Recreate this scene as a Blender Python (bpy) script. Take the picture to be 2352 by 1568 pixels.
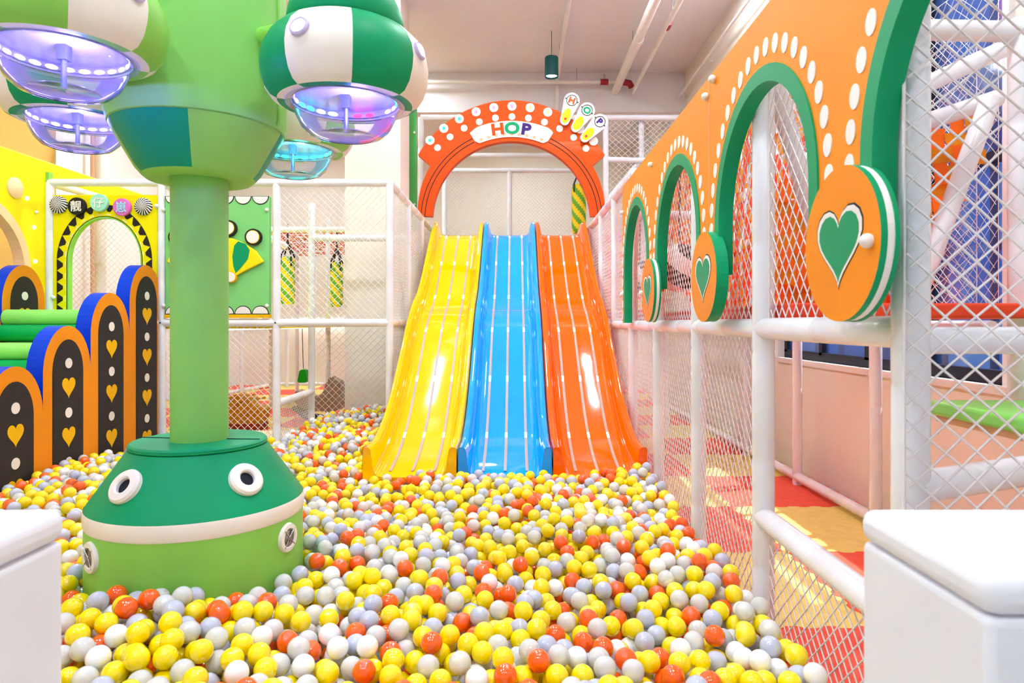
import bpy, bmesh, math, random
import numpy as np
from mathutils import Vector, Matrix, noise
from mathutils.geometry import tessellate_polygon

for o in list(bpy.data.objects):
    bpy.data.objects.remove(o, do_unlink=True)
SC = bpy.context.scene
COL = SC.collection
PI = math.pi
EYE = 1.39                       # camera height in metres

# ------------------------------------------------------------------ camera
cam_d = bpy.data.cameras.new('camera')
cam_d.sensor_width = 36.0
cam_d.lens = 1540 / 2352 * 36.0
cam_d.shift_x = -7 / 2352
cam_d.shift_y = -44 / 2352
cam_d.clip_start = 0.02
cam_d.dof.use_dof = True
cam_d.dof.focus_distance = 4.2
cam_d.dof.aperture_fstop = 4.5
cam = bpy.data.objects.new('camera', cam_d)
cam.location = (0, 0, EYE)
cam.rotation_euler = (PI / 2, 0, 0)
COL.objects.link(cam)
SC.camera = cam

# ------------------------------------------------------------------ world, lights, exposure
w = bpy.data.worlds.new('world')
SC.world = w
w.use_nodes = True
w.node_tree.nodes['Background'].inputs[0].default_value = (0.82, 0.90, 1.0, 1)
w.node_tree.nodes['Background'].inputs[1].default_value = 0.55

def area(name, loc, size, power, col=(1, 1, 1), rot=(0, 0, 0)):
    d = bpy.data.lights.new(name, 'AREA')
    d.shape = 'DISK'; d.size = size; d.energy = power; d.color = col
    o = bpy.data.objects.new(name, d)
    o.location = loc; o.rotation_euler = rot
    COL.objects.link(o)
    return o

LAMPS = [(x, y) for y in (-1.2, 1.6, 4.4, 7.2) for x in (-3.6, -1.3, 0.75)] + \
        [(-4.6, 9.6), (-4.4, 13.0), (0.2, 13.2), (2.1, 7.4), (1.9, 3.4), (1.9, 6.0), (-1.9, 9.9)]
for i, (x, y) in enumerate(LAMPS):
    area('ceiling_light', (x, y, 5.22), 0.2 if x in (-1.3, 0.75) else 0.42, 22 if x > 1.8 else 54, (0.82, 0.935, 1.0))

sun = bpy.data.lights.new('daylight', 'SUN')
sun.energy = 14.0; sun.angle = 0.02; sun.color = (1.0, 0.98, 0.95)
so = bpy.data.objects.new('daylight', sun)
so.rotation_euler = Vector((-0.5, -0.15, -0.8)).to_track_quat('-Z', 'Y').to_euler()
COL.objects.link(so)

vs = SC.view_settings
vs.view_transform = 'Standard'; vs.look = 'None'; vs.gamma = 1.0
vs.use_curve_mapping = False
vs.exposure = 0.1
SC.cycles.max_bounces = 6
SC.cycles.diffuse_bounces = 5
SC.cycles.use_adaptive_sampling = True
SC.cycles.adaptive_threshold = 0.16
SC.cycles.adaptive_min_samples = 12
SC.cycles.glossy_bounces = 2
SC.cycles.transmission_bounces = 4
SC.cycles.transparent_max_bounces = 14
SC.cycles.caustics_reflective = False
SC.cycles.caustics_refractive = False
SC.cycles.sample_clamp_indirect = 6.0

# ------------------------------------------------------------------ materials
def lin(c):
    return tuple(((v / 255) / 12.92 if v / 255 <= 0.04045 else ((v / 255 + 0.055) / 1.055) ** 2.4) for v in c) + (1,)

MATS = {}
def mat(name, rgb, rough=0.45, var=0.04, scale=6.0, bump=0.0, metal=0.0, coat=0.0, emit=0.0, spec=0.2):
    if name in MATS:
        return MATS[name]
    m = bpy.data.materials.new(name); m.use_nodes = True
    nt = m.node_tree; b = nt.nodes['Principled BSDF']
    c = lin(rgb)
    tc = nt.nodes.new('ShaderNodeTexCoord')
    nz = nt.nodes.new('ShaderNodeTexNoise'); nz.inputs['Scale'].default_value = scale
    nt.links.new(tc.outputs['Object'], nz.inputs['Vector'])
    rp = nt.nodes.new('ShaderNodeValToRGB')
    rp.color_ramp.elements[0].position = 0.3; rp.color_ramp.elements[1].position = 0.7
    rp.color_ramp.elements[0].color = tuple(max(0, v * (1 - var)) for v in c[:3]) + (1,)
    rp.color_ramp.elements[1].color = tuple(min(1, v * (1 + var)) for v in c[:3]) + (1,)
    nt.links.new(nz.outputs['Fac'], rp.inputs['Fac'])
    nt.links.new(rp.outputs['Color'], b.inputs['Base Color'])
    b.inputs['Roughness'].default_value = rough
    b.inputs['Metallic'].default_value = metal
    b.inputs['Coat Weight'].default_value = coat
    b.inputs['Coat Roughness'].default_value = 0.06
    b.inputs['Specular IOR Level'].default_value = spec
    if bump >= 0.11:
        n2 = nt.nodes.new('ShaderNodeTexNoise'); n2.inputs['Scale'].default_value = scale * 5
        nt.links.new(tc.outputs['Object'], n2.inputs['Vector'])
        bp = nt.nodes.new('ShaderNodeBump'); bp.inputs['Strength'].default_value = bump
        bp.inputs['Distance'].default_value = 0.01
        nt.links.new(n2.outputs['Fac'], bp.inputs['Height'])
        nt.links.new(bp.outputs['Normal'], b.inputs['Normal'])
    if emit:
        b.inputs['Emission Color'].default_value = c
        b.inputs['Emission Strength'].default_value = emit
    MATS[name] = m
    return m

def see_through(name, rgb, alpha, rough=0.1, fres=1.45, gloss=1.0, milky=False):
    """thin clear plastic: lets most light straight through, tints and mirrors a little"""
    m = bpy.data.materials.new(name); m.use_nodes = True
    nt = m.node_tree; nt.nodes.clear()
    out = nt.nodes.new('ShaderNodeOutputMaterial')
    tr = nt.nodes.new('ShaderNodeBsdfTransparent')
    df = nt.nodes.new('ShaderNodeBsdfPrincipled')
    df.inputs['Base Color'].default_value = lin(rgb); df.inputs['Roughness'].default_value = rough
    nz = nt.nodes.new('ShaderNodeTexNoise'); nz.inputs['Scale'].default_value = 40
    mr = nt.nodes.new('ShaderNodeMapRange')
    mr.inputs['To Min'].default_value = alpha * 0.92; mr.inputs['To Max'].default_value = alpha * 1.08
    nt.links.new(nz.outputs['Fac'], mr.inputs['Value'])
    lw = nt.nodes.new('ShaderNodeLayerWeight'); lw.inputs['Blend'].default_value = 0.25
    add = nt.nodes.new('ShaderNodeMath'); add.operation = 'MULTIPLY_ADD'; add.use_clamp = True
    add.inputs[1].default_value = 0.75
    nt.links.new(lw.outputs['Facing'], add.inputs[0]); nt.links.new(mr.outputs[0], add.inputs[2])
    mx = nt.nodes.new('ShaderNodeMixShader')
    nt.links.new(add.outputs[0], mx.inputs[0])
    body = df
    if milky:
        tl = nt.nodes.new('ShaderNodeBsdfTranslucent'); tl.inputs['Color'].default_value = lin(rgb)
        body = nt.nodes.new('ShaderNodeMixShader'); body.inputs[0].default_value = 0.12
        nt.links.new(df.outputs[0], body.inputs[1]); nt.links.new(tl.outputs[0], body.inputs[2])
        add.inputs[1].default_value = 0.3
    nt.links.new(tr.outputs[0], mx.inputs[1]); nt.links.new(body.outputs[0], mx.inputs[2])
    gl = nt.nodes.new('ShaderNodeBsdfGlossy'); gl.inputs['Roughness'].default_value = 0.05
    fr = nt.nodes.new('ShaderNodeFresnel'); fr.inputs['IOR'].default_value = fres
    fm = nt.nodes.new('ShaderNodeMath'); fm.operation = 'MULTIPLY'; fm.inputs[1].default_value = gloss
    nt.links.new(fr.outputs[0], fm.inputs[0])
    m2 = nt.nodes.new('ShaderNodeMixShader')
    nt.links.new(fm.outputs[0], m2.inputs[0])
    nt.links.new(mx.outputs[0], m2.inputs[1]); nt.links.new(gl.outputs[0], m2.inputs[2])
    nt.links.new(m2.outputs[0], out.inputs[0])
    MATS[name] = m
    return m

WHITE = mat('white_foam_sleeve', (230, 231, 240), 0.25, 0.02, 9, 0.12, spec=0.5)
NETM = mat('white_net_cord', (236, 232, 236), 0.6, 0.03, 30)
ORANGE = mat('orange_vinyl', (240, 142, 14), 0.5, 0.03, 5, 0.05)
LOBEO = mat('amber_orange_vinyl', (236, 144, 24), 0.5, 0.03, 5, 0.05)
DORANGE = mat('sign_orange', (206, 72, 0), 0.5, 0.03, 8, 0.04)
DGREEN = mat('dark_green_vinyl', (0, 148, 96), 0.45, 0.04, 5, 0.06)
LGREEN = mat('light_green_vinyl', (138, 202, 88), 0.45, 0.04, 5, 0.06)
PGREEN = mat('pole_green_vinyl', (134, 200, 104), 0.5, 0.03, 5, 0.05)
LIME = mat('lime_vinyl', (142, 222, 112), 0.45, 0.03, 5, 0.05)
STEPG = mat('step_green_vinyl', (0, 166, 86), 0.45, 0.04, 5, 0.05)
BOARDG = mat('board_green_vinyl', (126, 204, 122), 0.5, 0.03, 5, 0.1)
CREAM = mat('cream_white_vinyl', (236, 228, 222), 0.45, 0.02, 6, 0.05)
YELLOW = mat('yellow_board', (238, 222, 4), 0.45, 0.02, 6, 0.04)
GOLD = mat('golden_yellow_vinyl', (240, 184, 10), 0.5, 0.03, 8)
CROWN = mat('crown_yellow', (246, 224, 20), 0.4, 0.02, 8)
BLACK = mat('black_vinyl', (48, 44, 46), 0.55, 0.08, 12, 0.05)
INK = mat('black_print', (40, 34, 36), 0.6)
PUPIL = mat('pupil_black', (14, 26, 40), 0.3)
BLUE = mat('blue_vinyl', (0, 62, 208), 0.45, 0.05, 5, 0.05)
PEACH = mat('peach_board', (240, 206, 160), 0.55, 0.03, 6)
PRINTW = mat('white_print', (236, 230, 228), 0.5, 0.02)
PLATE = mat('sign_plate_white', (234, 226, 222), 0.5, 0.02)
TAN = mat('tan_print', (216, 170, 134), 0.6)
PURPLE = mat('purple_print', (56, 26, 112), 0.5)
PINK = mat('pink_disc', (222, 110, 196), 0.4)
MINT = mat('mint_disc', (160, 228, 208), 0.4)
SKYL = mat('sky_blue_letter', (166, 214, 240), 0.4)
RED = mat('red_vinyl', (232, 70, 40), 0.45, 0.05, 6, 0.05)
REDFIT = mat('red_pipe_fitting', (150, 40, 50), 0.4)
STRAPR = mat('red_strap', (236, 62, 22), 0.55, 0.1, 12)
STRAPO = mat('amber_strap', (226, 138, 14), 0.55, 0.12, 12)
STRAPF = mat('orange_strap', (250, 112, 20), 0.55, 0.08, 12)
BUCKLE = mat('white_buckle', (236, 226, 226), 0.35)
MATR = mat('red_foam_mat', (240, 96, 76), 0.7, 0.05, 14, 0.2)
MATY = mat('yellow_foam_mat', (236, 214, 124), 0.7, 0.05, 14, 0.2)
SLY = mat('yellow_slide_plastic', (255, 190, 0), 0.06, 0.02, 4, 0.0, spec=0.5)
SLB = mat('blue_slide_plastic', (0, 152, 250), 0.06, 0.03, 4, 0.0, spec=0.5)
SLO = mat('orange_slide_plastic', (250, 98, 0), 0.06, 0.03, 4, 0.0, spec=0.5)
RINGL = mat('lilac_light_ring', (196, 184, 224), 0.4)
STRIP = mat('strip_light_diffuser', (178, 160, 150), 0.4)
LEDW = mat('led_white', (215, 240, 255), 0.4, emit=3.5)
BULBV = mat('bulb_violet', (150, 110, 255), 0.4, emit=2.0)
LEDV = mat('led_violet', (165, 150, 255), 0.4, emit=6.0)
LEDC = mat('led_cyan', (40, 240, 225), 0.4, emit=5.0)
LEDG = mat('led_green', (40, 235, 130), 0.4, emit=1.8)
LEDY = mat('led_warm', (255, 214, 90), 0.4, emit=1.8)
LEDR = mat('led_red', (255, 40, 80), 0.4, emit=5.0)
BOWL = see_through('clear_bowl', (190, 200, 240), 0.05, 0.1, 1.4, 1.0)
ROD = mat('steel_rod', (120, 130, 170), 0.3, metal=0.6)
STEEL = mat('steel_grille', (180, 180, 180), 0.3, metal=0.9)
INNER = mat('lamp_inner_disc', (205, 205, 235), 0.35)
WALLC = mat('cream_wall_paint', (234, 230, 218), 0.75, 0.02, 2, 0.05)
WALLP = mat('peach_wall_paint', (232, 224, 216), 0.75, 0.02, 2, 0.05)
WALLT = mat('tan_wall_paint', (226, 186, 104), 0.75, 0.03, 2, 0.05)
WALLW = mat('white_wall_paint', (250, 251, 252), 0.75, 0.02, 2, 0.05)
PILLAR = mat('pillar_paint', (228, 218, 208), 0.75, 0.02, 2, 0.05)
CEIL = mat('ceiling_paint', (226, 222, 226), 0.8, 0.02, 2, 0.08)
PIPEW = mat('white_painted_pipe', (228, 224, 222), 0.45)
LAMPG = mat('dark_green_lamp', (22, 72, 72), 0.45)
FLOORM = mat('grey_floor', (200, 196, 190), 0.7, 0.05, 4)
PITF = mat('pit_floor_vinyl', (244, 236, 214), 0.6, 0.05, 10)
BLOCK = mat('white_padded_vinyl', (226, 226, 236), 0.5, 0.02, 6, 0.08)
DARKF = mat('dark_window_frame', (26, 28, 44), 0.4)
TEAL = mat('teal_triangle', (40, 150, 170), 0.5)
MGREEN = mat('mid_green_board', (70, 156, 76), 0.5)
TOYY = mat('amber_toy_plastic', (196, 138, 20), 0.3, 0.1, 5)
TOYR = mat('red_toy_base', (150, 52, 24), 0.35)
TOYG = mat('grey_toy_plastic', (150, 132, 122), 0.35, 0.06, 5)
TOYD = mat('dark_grey_toy', (90, 80, 76), 0.4)
VGREEN = mat('vivid_green_plastic', (0, 160, 24), 0.35)
BAGG = mat('bag_green', (100, 170, 50), 0.5)
BAGY = mat('bag_yellow', (240, 206, 30), 0.5)
ROPE = mat('dark_rope', (60, 54, 60), 0.7)
GLASSB = mat('blue_facade_glass', (14, 104, 206), 0.15, 0.15, 1.2)
GLASSD = mat('navy_facade_glass', (10, 32, 92), 0.15, 0.2, 1.2)
PANELB = mat('pale_blue_facade', (84, 140, 214), 0.5)
PANELP = mat('pink_facade', (226, 110, 200), 0.5)
PANE = see_through('window_pane', (60, 110, 200), 0.02, 0.1, 1.2, 0.25)
def ball_mat(name, rgb, thru):
    m = mat(name, rgb, 0.12, 0.01, 3, coat=0.9, spec=0.5)
    nt = m.node_tree; b = nt.nodes['Principled BSDF']; out = nt.nodes['Material Output']
    tl = nt.nodes.new('ShaderNodeBsdfTranslucent'); tl.inputs['Color'].default_value = lin(rgb)
    mx = nt.nodes.new('ShaderNodeMixShader'); mx.inputs[0].default_value = thru
    nt.links.new(b.outputs[0], mx.inputs[1]); nt.links.new(tl.outputs[0], mx.inputs[2]); nt.links.new(mx.outputs[0], out.inputs[0])
    return m
BALLM = [ball_mat('yellow_ball', (255, 228, 0), 0.06), ball_mat('grey_ball', (190, 194, 216), 0.06),
         see_through('clear_ball', (255, 255, 255), 0.62, 0.12, 1.45, 1.0, True),
         ball_mat('orange_ball', (252, 96, 10), 0.06), ball_mat('white_ball', (246, 246, 250), 0.06)]

# ------------------------------------------------------------------ mesh builder
class MB:
    def __init__(s):
        s.v = []; s.f = []; s.m = []
    def add(s, vs_, fs, m=0):
        b = len(s.v); s.v.extend([tuple(p) for p in vs_])
        for i, f in enumerate(fs):
            s.f.append([b + k for k in f]); s.m.append(m[i] if isinstance(m, (list, tuple)) else m)
        return s
    def box(s, lo, hi, m=0):
        x0, y0, z0 = lo; x1, y1, z1 = hi
        return s.add([(x0, y0, z0), (x1, y0, z0), (x1, y1, z0), (x0, y1, z0), (x0, y0, z1), (x1, y0, z1), (x1, y1, z1), (x0, y1, z1)],
                     [(0, 3, 2, 1), (4, 5, 6, 7), (0, 1, 5, 4), (1, 2, 6, 5), (2, 3, 7, 6), (3, 0, 4, 7)], m)
    def grid(s, rows, close_u=True, close_v=False, m=None, cap0=False, cap1=False, mc=0):
        """rows: list of rings of points"""
        n = len(rows[0]); vs_ = [p for r in rows for p in r]; fs = []; ms = []
        R = len(rows)
        for j in range(R if close_v else R - 1):
            for i in range(n if close_u else n - 1):
                a = j * n + i; b = j * n + (i + 1) % n
                c = ((j + 1) % R) * n + (i + 1) % n; d = ((j + 1) % R) * n + i
                fs.append((a, b, c, d)); ms.append(m(i, j) if callable(m) else (m or 0))
        if cap0: fs.append(tuple(reversed(range(n)))); ms.append(mc)
        if cap1: fs.append(tuple(range((R - 1) * n, R * n))); ms.append(mc)
        return s.add(vs_, fs, ms)
    def lathe(s, prof, n=32, M=None, m=None, cap0=False, cap1=False, mc=0, ph=0.0):
        M = M or Matrix()
        rows = [[M @ Vector((r * math.cos(2 * PI * i / n + ph), r * math.sin(2 * PI * i / n + ph), z)) for i in range(n)] for r, z in prof]
        return s.grid(rows, True, False, m, cap0, cap1, mc)
    def path(s, pts, rad, n=10, m=0, cap=True):
        P = [Vector(p) for p in pts]
        rr = rad if isinstance(rad, (list, tuple)) else [rad] * len(P)
        rows = []; up = None
        for i, p in enumerate(P):
            t = (P[min(i + 1, len(P) - 1)] - P[max(i - 1, 0)]).normalized()
            if up is None:
                up = Vector((0, 0, 1)) if abs(t.z) < 0.9 else Vector((1, 0, 0))
            a = (up - t * up.dot(t)).normalized(); up = a; b = t.cross(a)
            rows.append([p + (a * math.cos(2 * PI * k / n) + b * math.sin(2 * PI * k / n)) * rr[i] for k in range(n)])
        return s.grid(rows, True, False, m, cap, cap, m)
    def foam(s, p0, p1, r, n=14, m=0, seam=0.42):
        """foam sleeved pipe with slight pinched joints"""
        p0 = Vector(p0); p1 = Vector(p1); L = (p1 - p0).length
        k = max(1, round(L / seam)); pts = []; rr = []
        for i in range(k):
            a = i / k; b = (i + 1) / k; e = min(0.012 / L, 0.2 / k)
            for t, q in ((a + (0 if i else 0), 0.93), (a + e, 1.0), (b - e, 1.0)):
                pts.append(p0.lerp(p1, t)); rr.append(r * q)
        pts.append(p1); rr.append(r * 0.93)
        return s.path(pts, rr, n, m)
    def ball(s, c, r, seg=16, ring=10, m=0, sc=(1, 1, 1)):
        rows = []
        for j in range(ring + 1):
            t = PI * j / ring; t = min(max(t, 0.02), PI - 0.02)
            rows.append([(c[0] + sc[0] * r * math.sin(t) * math.cos(2 * PI * i / seg), c[1] + sc[1] * r * math.sin(t) * math.sin(2 * PI * i / seg),
                          c[2] - sc[2] * r * math.cos(t)) for i in range(seg)])
        return s.grid(rows, True, False, m, True, True, m if not callable(m) else 0)
    def prism(s, outer, fn, d0, d1, holes=(), mf=0, mb=None, ms=None):
        """polygon (u,v) pushed from depth d0 (front) to d1; fn(u,v,d)->xyz"""
        mb = mf if mb is None else mb; ms = mf if ms is None else ms
        loops = [list(outer)] + [list(h) for h in holes]
        tri = tessellate_polygon([[Vector((u, v, 0)) for u, v in L] for L in loops])
        flat = [p for L in loops for p in L]; n = len(flat)
        vs_ = [fn(u, v, d0) for u, v in flat] + [fn(u, v, d1) for u, v in flat]
        fs = [tuple(t) for t in tri] + [tuple(n + i for i in reversed(t)) for t in tri]
        mm = [mf] * len(tri) + [mb] * len(tri)
        o = 0
        for L in loops:
            k = len(L)
            for i in range(k):
                a = o + i; b = o + (i + 1) % k
                fs.append((a, n + a, n + b, b)); mm.append(ms)
            o += k
        return s.add(vs_, fs, mm)
    def build(s, name, mats, parent=None, smooth=True, angle=38, bevel=0, kind=None):
        me = bpy.data.meshes.new(name)
        me.from_pydata(s.v, [], s.f)
        for m in (mats if isinstance(mats, (list, tuple)) else [mats]):
            me.materials.append(m)
        me.polygons.foreach_set('material_index', s.m)
        bm = bmesh.new(); bm.from_mesh(me)
        bmesh.ops.recalc_face_normals(bm, faces=bm.faces)
        bm.to_mesh(me); bm.free()
        if smooth:
            me.shade_smooth(); me.set_sharp_from_angle(angle=math.radians(angle))
        o = bpy.data.objects.new(name, me); COL.objects.link(o)
        if bevel:
            b = o.modifiers.new('bevel', 'BEVEL'); b.width = bevel; b.segments = 3
            b.limit_method = 'ANGLE'; b.angle_limit = math.radians(40)
        if parent: attach(o, parent)
        if kind: o['kind'] = kind
        return o

def attach(o, parent):
    o.parent = parent
    o.matrix_parent_inverse = world_of(parent).inverted()
def world_of(o):
    m = Matrix.LocRotScale(o.location, o.rotation_euler, o.scale)
    return (world_of(o.parent) @ o.matrix_parent_inverse @ m) if o.parent else m

def tag(o, label, cat, group=None):
    o['label'] = label; o['category'] = cat
    if group: o['group'] = group
    return o
def thing(name, label, cat, loc, group=None):
    o = bpy.data.objects.new(name, None); o.location = loc; o.empty_display_size = 0.1
    COL.objects.link(o)
    return tag(o, label, cat, group)
def struct(o, label=None):
    o['kind'] = 'structure'
    if label: o['label'] = label
    return o

FX = lambda x: (lambda u, v, d: (x + d, u, v))        # board in a plane of constant x: u = y, v = z
FY = lambda y: (lambda u, v, d: (u, y + d, v))        # board facing the pit: u = x, v = z
FZ = lambda z: (lambda u, v, d: (u, v, z + d))

def circ(cu, cv, r, n=24, rv=None):
    rv = rv or r
    return [(cu + r * math.cos(2 * PI * i / n), cv + rv * math.sin(2 * PI * i / n)) for i in range(n)]
def arc(cu, cv, r, a0, a1, n=16, rv=None):
    rv = rv or r
    return [(cu + r * math.cos(math.radians(a0 + (a1 - a0) * i / n)), cv + rv * math.sin(math.radians(a0 + (a1 - a0) * i / n))) for i in range(n + 1)]
def heart(cu, cv, wd, ht, n=30, flip=1):
    P = []
    for i in range(n):
        t = 2 * PI * i / n
        x = 16 * math.sin(t) ** 3; y = 13 * math.cos(t) - 5 * math.cos(2 * t) - 2 * math.cos(3 * t) - math.cos(4 * t)
        P.append((cu + flip * x / 32 * wd, cv + (y + 2.5) / 29 * ht))
    return P
def frame_z(c, nrm, up=(0, 0, 1)):
    """matrix at c whose local z looks along nrm"""
    q = Vector(nrm).to_track_quat('Z', 'Y')
    return Matrix.Translation(c) @ q.to_matrix().to_4x4()

# ------------------------------------------------------------------ net builder
def net(name, fn, w_, h_, cw, ch, label, cat='net', r=0.0029, inside=None, jig=0.006, group=None, mats=None, seed=0):
    """diamond mesh of cords over a w_ x h_ sheet; fn(u,v)->point"""
    V = []; F = []
    def wob(u, v):
        a = noise.noise(Vector((u * 3.1 + seed, v * 3.1, seed * 1.7))) * jig
        b = noise.noise(Vector((u * 3.1 + 40 + seed, v * 3.1, 9.2))) * jig
        return fn(u + a, v + b)
    sl = ch / cw
    n = int((w_ + h_ / sl) / cw) + 2
    tri = [(math.cos(2 * PI * k / 3), math.sin(2 * PI * k / 3)) for k in range(3)]
    e = 1e-3
    p00 = Vector(fn(0, 0)); nu = (Vector(fn(e, 0)) - p00).normalized(); nv = (Vector(fn(0, e)) - p00).normalized(); nn = nu.cross(nv)
    for s_ in (1, -1):
        for k in range(n):
            run = []
            steps = int(h_ / (ch / 2)) + 1
            u0 = k * cw - h_ / sl if s_ == 1 else k * cw
            for j in range(steps + 1):
                v = min(j * ch / 2, h_)
                u = u0 + s_ * v / sl
                ok = -1e-6 <= u <= w_ + 1e-6 and (inside is None or inside(u, v))
                if ok: run.append((u, v))
                if (not ok or j == steps) and run:
                    if len(run) > 1:
                        base = len(V)
                        d = (nu * s_ / sl + nv).normalized(); sd = d.cross(nn)
                        for (a, b) in run:
                            p = Vector(wob(a, b))
                            for c_, si in tri: V.append(tuple(p + sd * (c_ * r) + nn * (si * r)))
                        for i in range(len(run) - 1):
                            for q in range(3):
                                F.append((base + i * 3 + q, base + i * 3 + (q + 1) % 3, base + i * 3 + 3 + (q + 1) % 3, base + i * 3 + 3 + q))
                    run = []
    if inside is None:                       # edge cord all round
        for (ua, va), (ub, vb) in (((0, 0), (w_, 0)), ((w_, 0), (w_, h_)), ((w_, h_), (0, h_)), ((0, h_), (0, 0))):
            base = len(V); K_ = 12
            du = nu * (ub - ua) + nv * (vb - va); sd = du.normalized().cross(nn)
            for i in range(K_ + 1):
                p = Vector(fn(ua + (ub - ua) * i / K_, va + (vb - va) * i / K_))
                for c_, si in tri: V.append(tuple(p + sd * (c_ * r * 1.4) + nn * (si * r * 1.4)))
            for i in range(K_):
                for q in range(3):
                    F.append((base + i * 3 + q, base + i * 3 + (q + 1) % 3, base + i * 3 + 3 + (q + 1) % 3, base + i * 3 + 3 + q))
    me = bpy.data.meshes.new(name); me.from_pydata(V, [], F); me.materials.append(mats or NETM); me.shade_smooth()
    o = bpy.data.objects.new(name, me); COL.objects.link(o)
    return tag(o, label, cat, group)

# ================================================================== THE SETTING
floor = MB().box((-7, -4, -0.12), (2.9, 15.3, -0.022)).build('floor', FLOORM, smooth=False)
struct(floor, 'pale play floor under the foam mats')

# interlocking foam mats, one object each
def mat_outline():
    P = []; N = 12; A = 0.011
    side = []
    for i in range(N):
        t = i / N; s_ = A if i % 2 else -A
        side += [(t + 0.012, s_), (t + 1 / N - 0.012, s_)]
    g = 0.0015
    P += [(t, s_ + g) for t, s_ in side]
    P += [(1 + s_ - g, t) for t, s_ in side]
    P += [(t, 1 + s_ - g) for t, s_ in reversed(side)]
    P += [(s_ + g, t) for t, s_ in reversed(side)]
    return P
tile_me = {}
for key, mm in (('r', MATR), ('y', MATY)):
    o = MB().prism(mat_outline(), FZ(0), 0.0, -0.021).build('mat_tile', mm, smooth=False)
    tile_me[key] = o.data; bpy.data.objects.remove(o)
def tile(x, y, key):
    o = bpy.data.objects.new('mat_tile', tile_me[key]); o.location = (x, y, 0)
    COL.objects.link(o); attach(o, floor)
for j in range(0, 13):
    for i, x in enumerate((0.64, 1.64)):
        tile(x, 1.06 + j + 0.0, 'y' if (i + j) % 2 == 0 else 'r')
for j in range(0, 9):
    for i in range(5):
        tile(-6.2 + i, 5.86 + j, 'y' if (i + j) % 2 else 'r')

ceil = MB().box((-7, -4, 5.3), (2.9, 15.3, 5.45)).build('ceiling', CEIL, smooth=False)
struct(ceil, 'white painted concrete ceiling')
struct(MB().box((-7, 10.5, 4.68), (2.9, 11.0, 5.298)).build('trim_1', CEIL, smooth=False), 'white downstand ceiling beam over the slides')
struct(MB().box((-7, 15.0, -0.1), (2.9, 15.2, 5.3)).build('wall_back', WALLC, smooth=False), 'cream back wall')
struct(MB().box((-6.45, -4, -0.02), (-6.3, 9.2, 5.3)).build('wall_left', WALLT, smooth=False), 'tan yellow left wall')
struct(MB().box((-6.6, 9.2, -0.02), (-6.45, 15.0, 5.3)).build('wall_left', WALLW, smooth=False), 'bright white far part of the left wall')
struct(MB().prism([(-4, -0.02), (15, -0.02), (15, 5.3), (-4, 5.3)], FX(2.66), 0, 0.16,
                  holes=[[(3.62, 1.04), (6.72, 1.04), (6.72, 3.75), (3.62, 3.75)]]).build('wall_right', WALLP, smooth=False), 'peach right wall with a wide window')
struct(MB().box((-1.96, 7.72, -0.02), (-1.32, 8.36, 5.3)).build('pillar', PILLAR, smooth=False), 'square beige concrete pillar left of the slides')

win = MB().box((2.60, 3.55, 1.0), (2.66, 6.79, 1.045)).box((2.63, 6.72, 1.045), (2.66, 6.77, 3.8)).box((2.63, 3.57, 1.045), (2.66, 3.62, 3.8)).build('window_1', PIPEW, smooth=False)
struct(win, 'wide window in the peach wall, dark frames')
f = MB()
f.box((2.70, 3.62, 1.045), (2.76, 6.72, 1.12)).box((2.70, 3.62, 3.68), (2.76, 6.72, 3.75)).box((2.70, 3.62, 2.3), (2.76, 6.72, 2.36))
for y in (3.62, 4.35, 5.12, 5.9, 6.66):
    f.box((2.70, y, 1.1), (2.76, y + 0.06, 3.7))
f.build('window_frame', DARKF, win, False)
for y in (3.68, 4.41, 5.18, 5.96):
    MB().box((2.725, y, 1.12), (2.735, y + 0.69, 2.3)).build('pane', PANE, win, False)
    MB().box((2.725, y, 2.36), (2.735, y + 0.69, 3.68)).build('pane', PANE, win, False)

# building across the street, seen through the window
bld = thing('office_building', 'blue glass office building seen through the window', 'building', (9.5, 14, -4))
MB().box((9.6, 3, -4), (14, 26, 10.6)).build('facade_wall', PANELB, bld, False)
random.seed(5)
for k in range(14):
    for l in range(7):
        y = 4 + k * 1.55; z = -3 + l * 2.0
        mm = PANELP if (k, l) in ((5, 5),) else random.choice((GLASSB, GLASSB, GLASSD, PANELB))
        p = MB().box((9.5, y, z), (9.6, y + 1.4, z + 1.8)).build('facade_pane', mm, bld, False)
for k in range(15):
    MB().box((9.42, 3.93 + k * 1.55, -4), (9.6, 4.0 + k * 1.55, 10.6)).build('mullion', DARKF, bld, False)

def tube_lamp(label, a, b, power):
    t = thing('tube_light', label, 'light', a, 'tube lights under the decks')
    MB().path([a, b], 0.014, 8).build('tube', LEDW, t)
    mid = (Vector(a) + Vector(b)) / 2; L = (Vector(b) - Vector(a)).length
    d = bpy.data.lights.new('tube_glow', 'AREA'); d.shape = 'RECTANGLE'; d.size = L; d.size_y = 0.05; d.energy = power; d.color = (1.0, 0.98, 0.95)
    o = bpy.data.objects.new('tube_glow', d); o.location = mid - Vector((0, 0, 0.02))
    o.rotation_euler = (0, 0, math.atan2(b[1] - a[1], b[0] - a[0])); COL.objects.link(o); attach(o, t)
tube_lamp('white tube light under the red deck, nearer one', (1.75, 2.9, 1.385), (1.75, 4.9, 1.385), 7)
tube_lamp('white tube light under the red deck, farther one', (1.75, 5.2, 1.385), (1.75, 7.2, 1.385), 8)
tube_lamp('white tube light below the left yellow deck', (-3.2, 7.0, 1.315), (-3.2, 10.6, 1.315), 12)
tube_lamp('white tube light at the far end under the left deck', (-5.0, 14.98, 1.45), (-2.2, 14.98, 1.45), 24)
tube_lamp('white tube light on the far wall behind the right net', (1.0, 14.98, 1.45), (2.5, 14.98, 1.45), 20)

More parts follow.
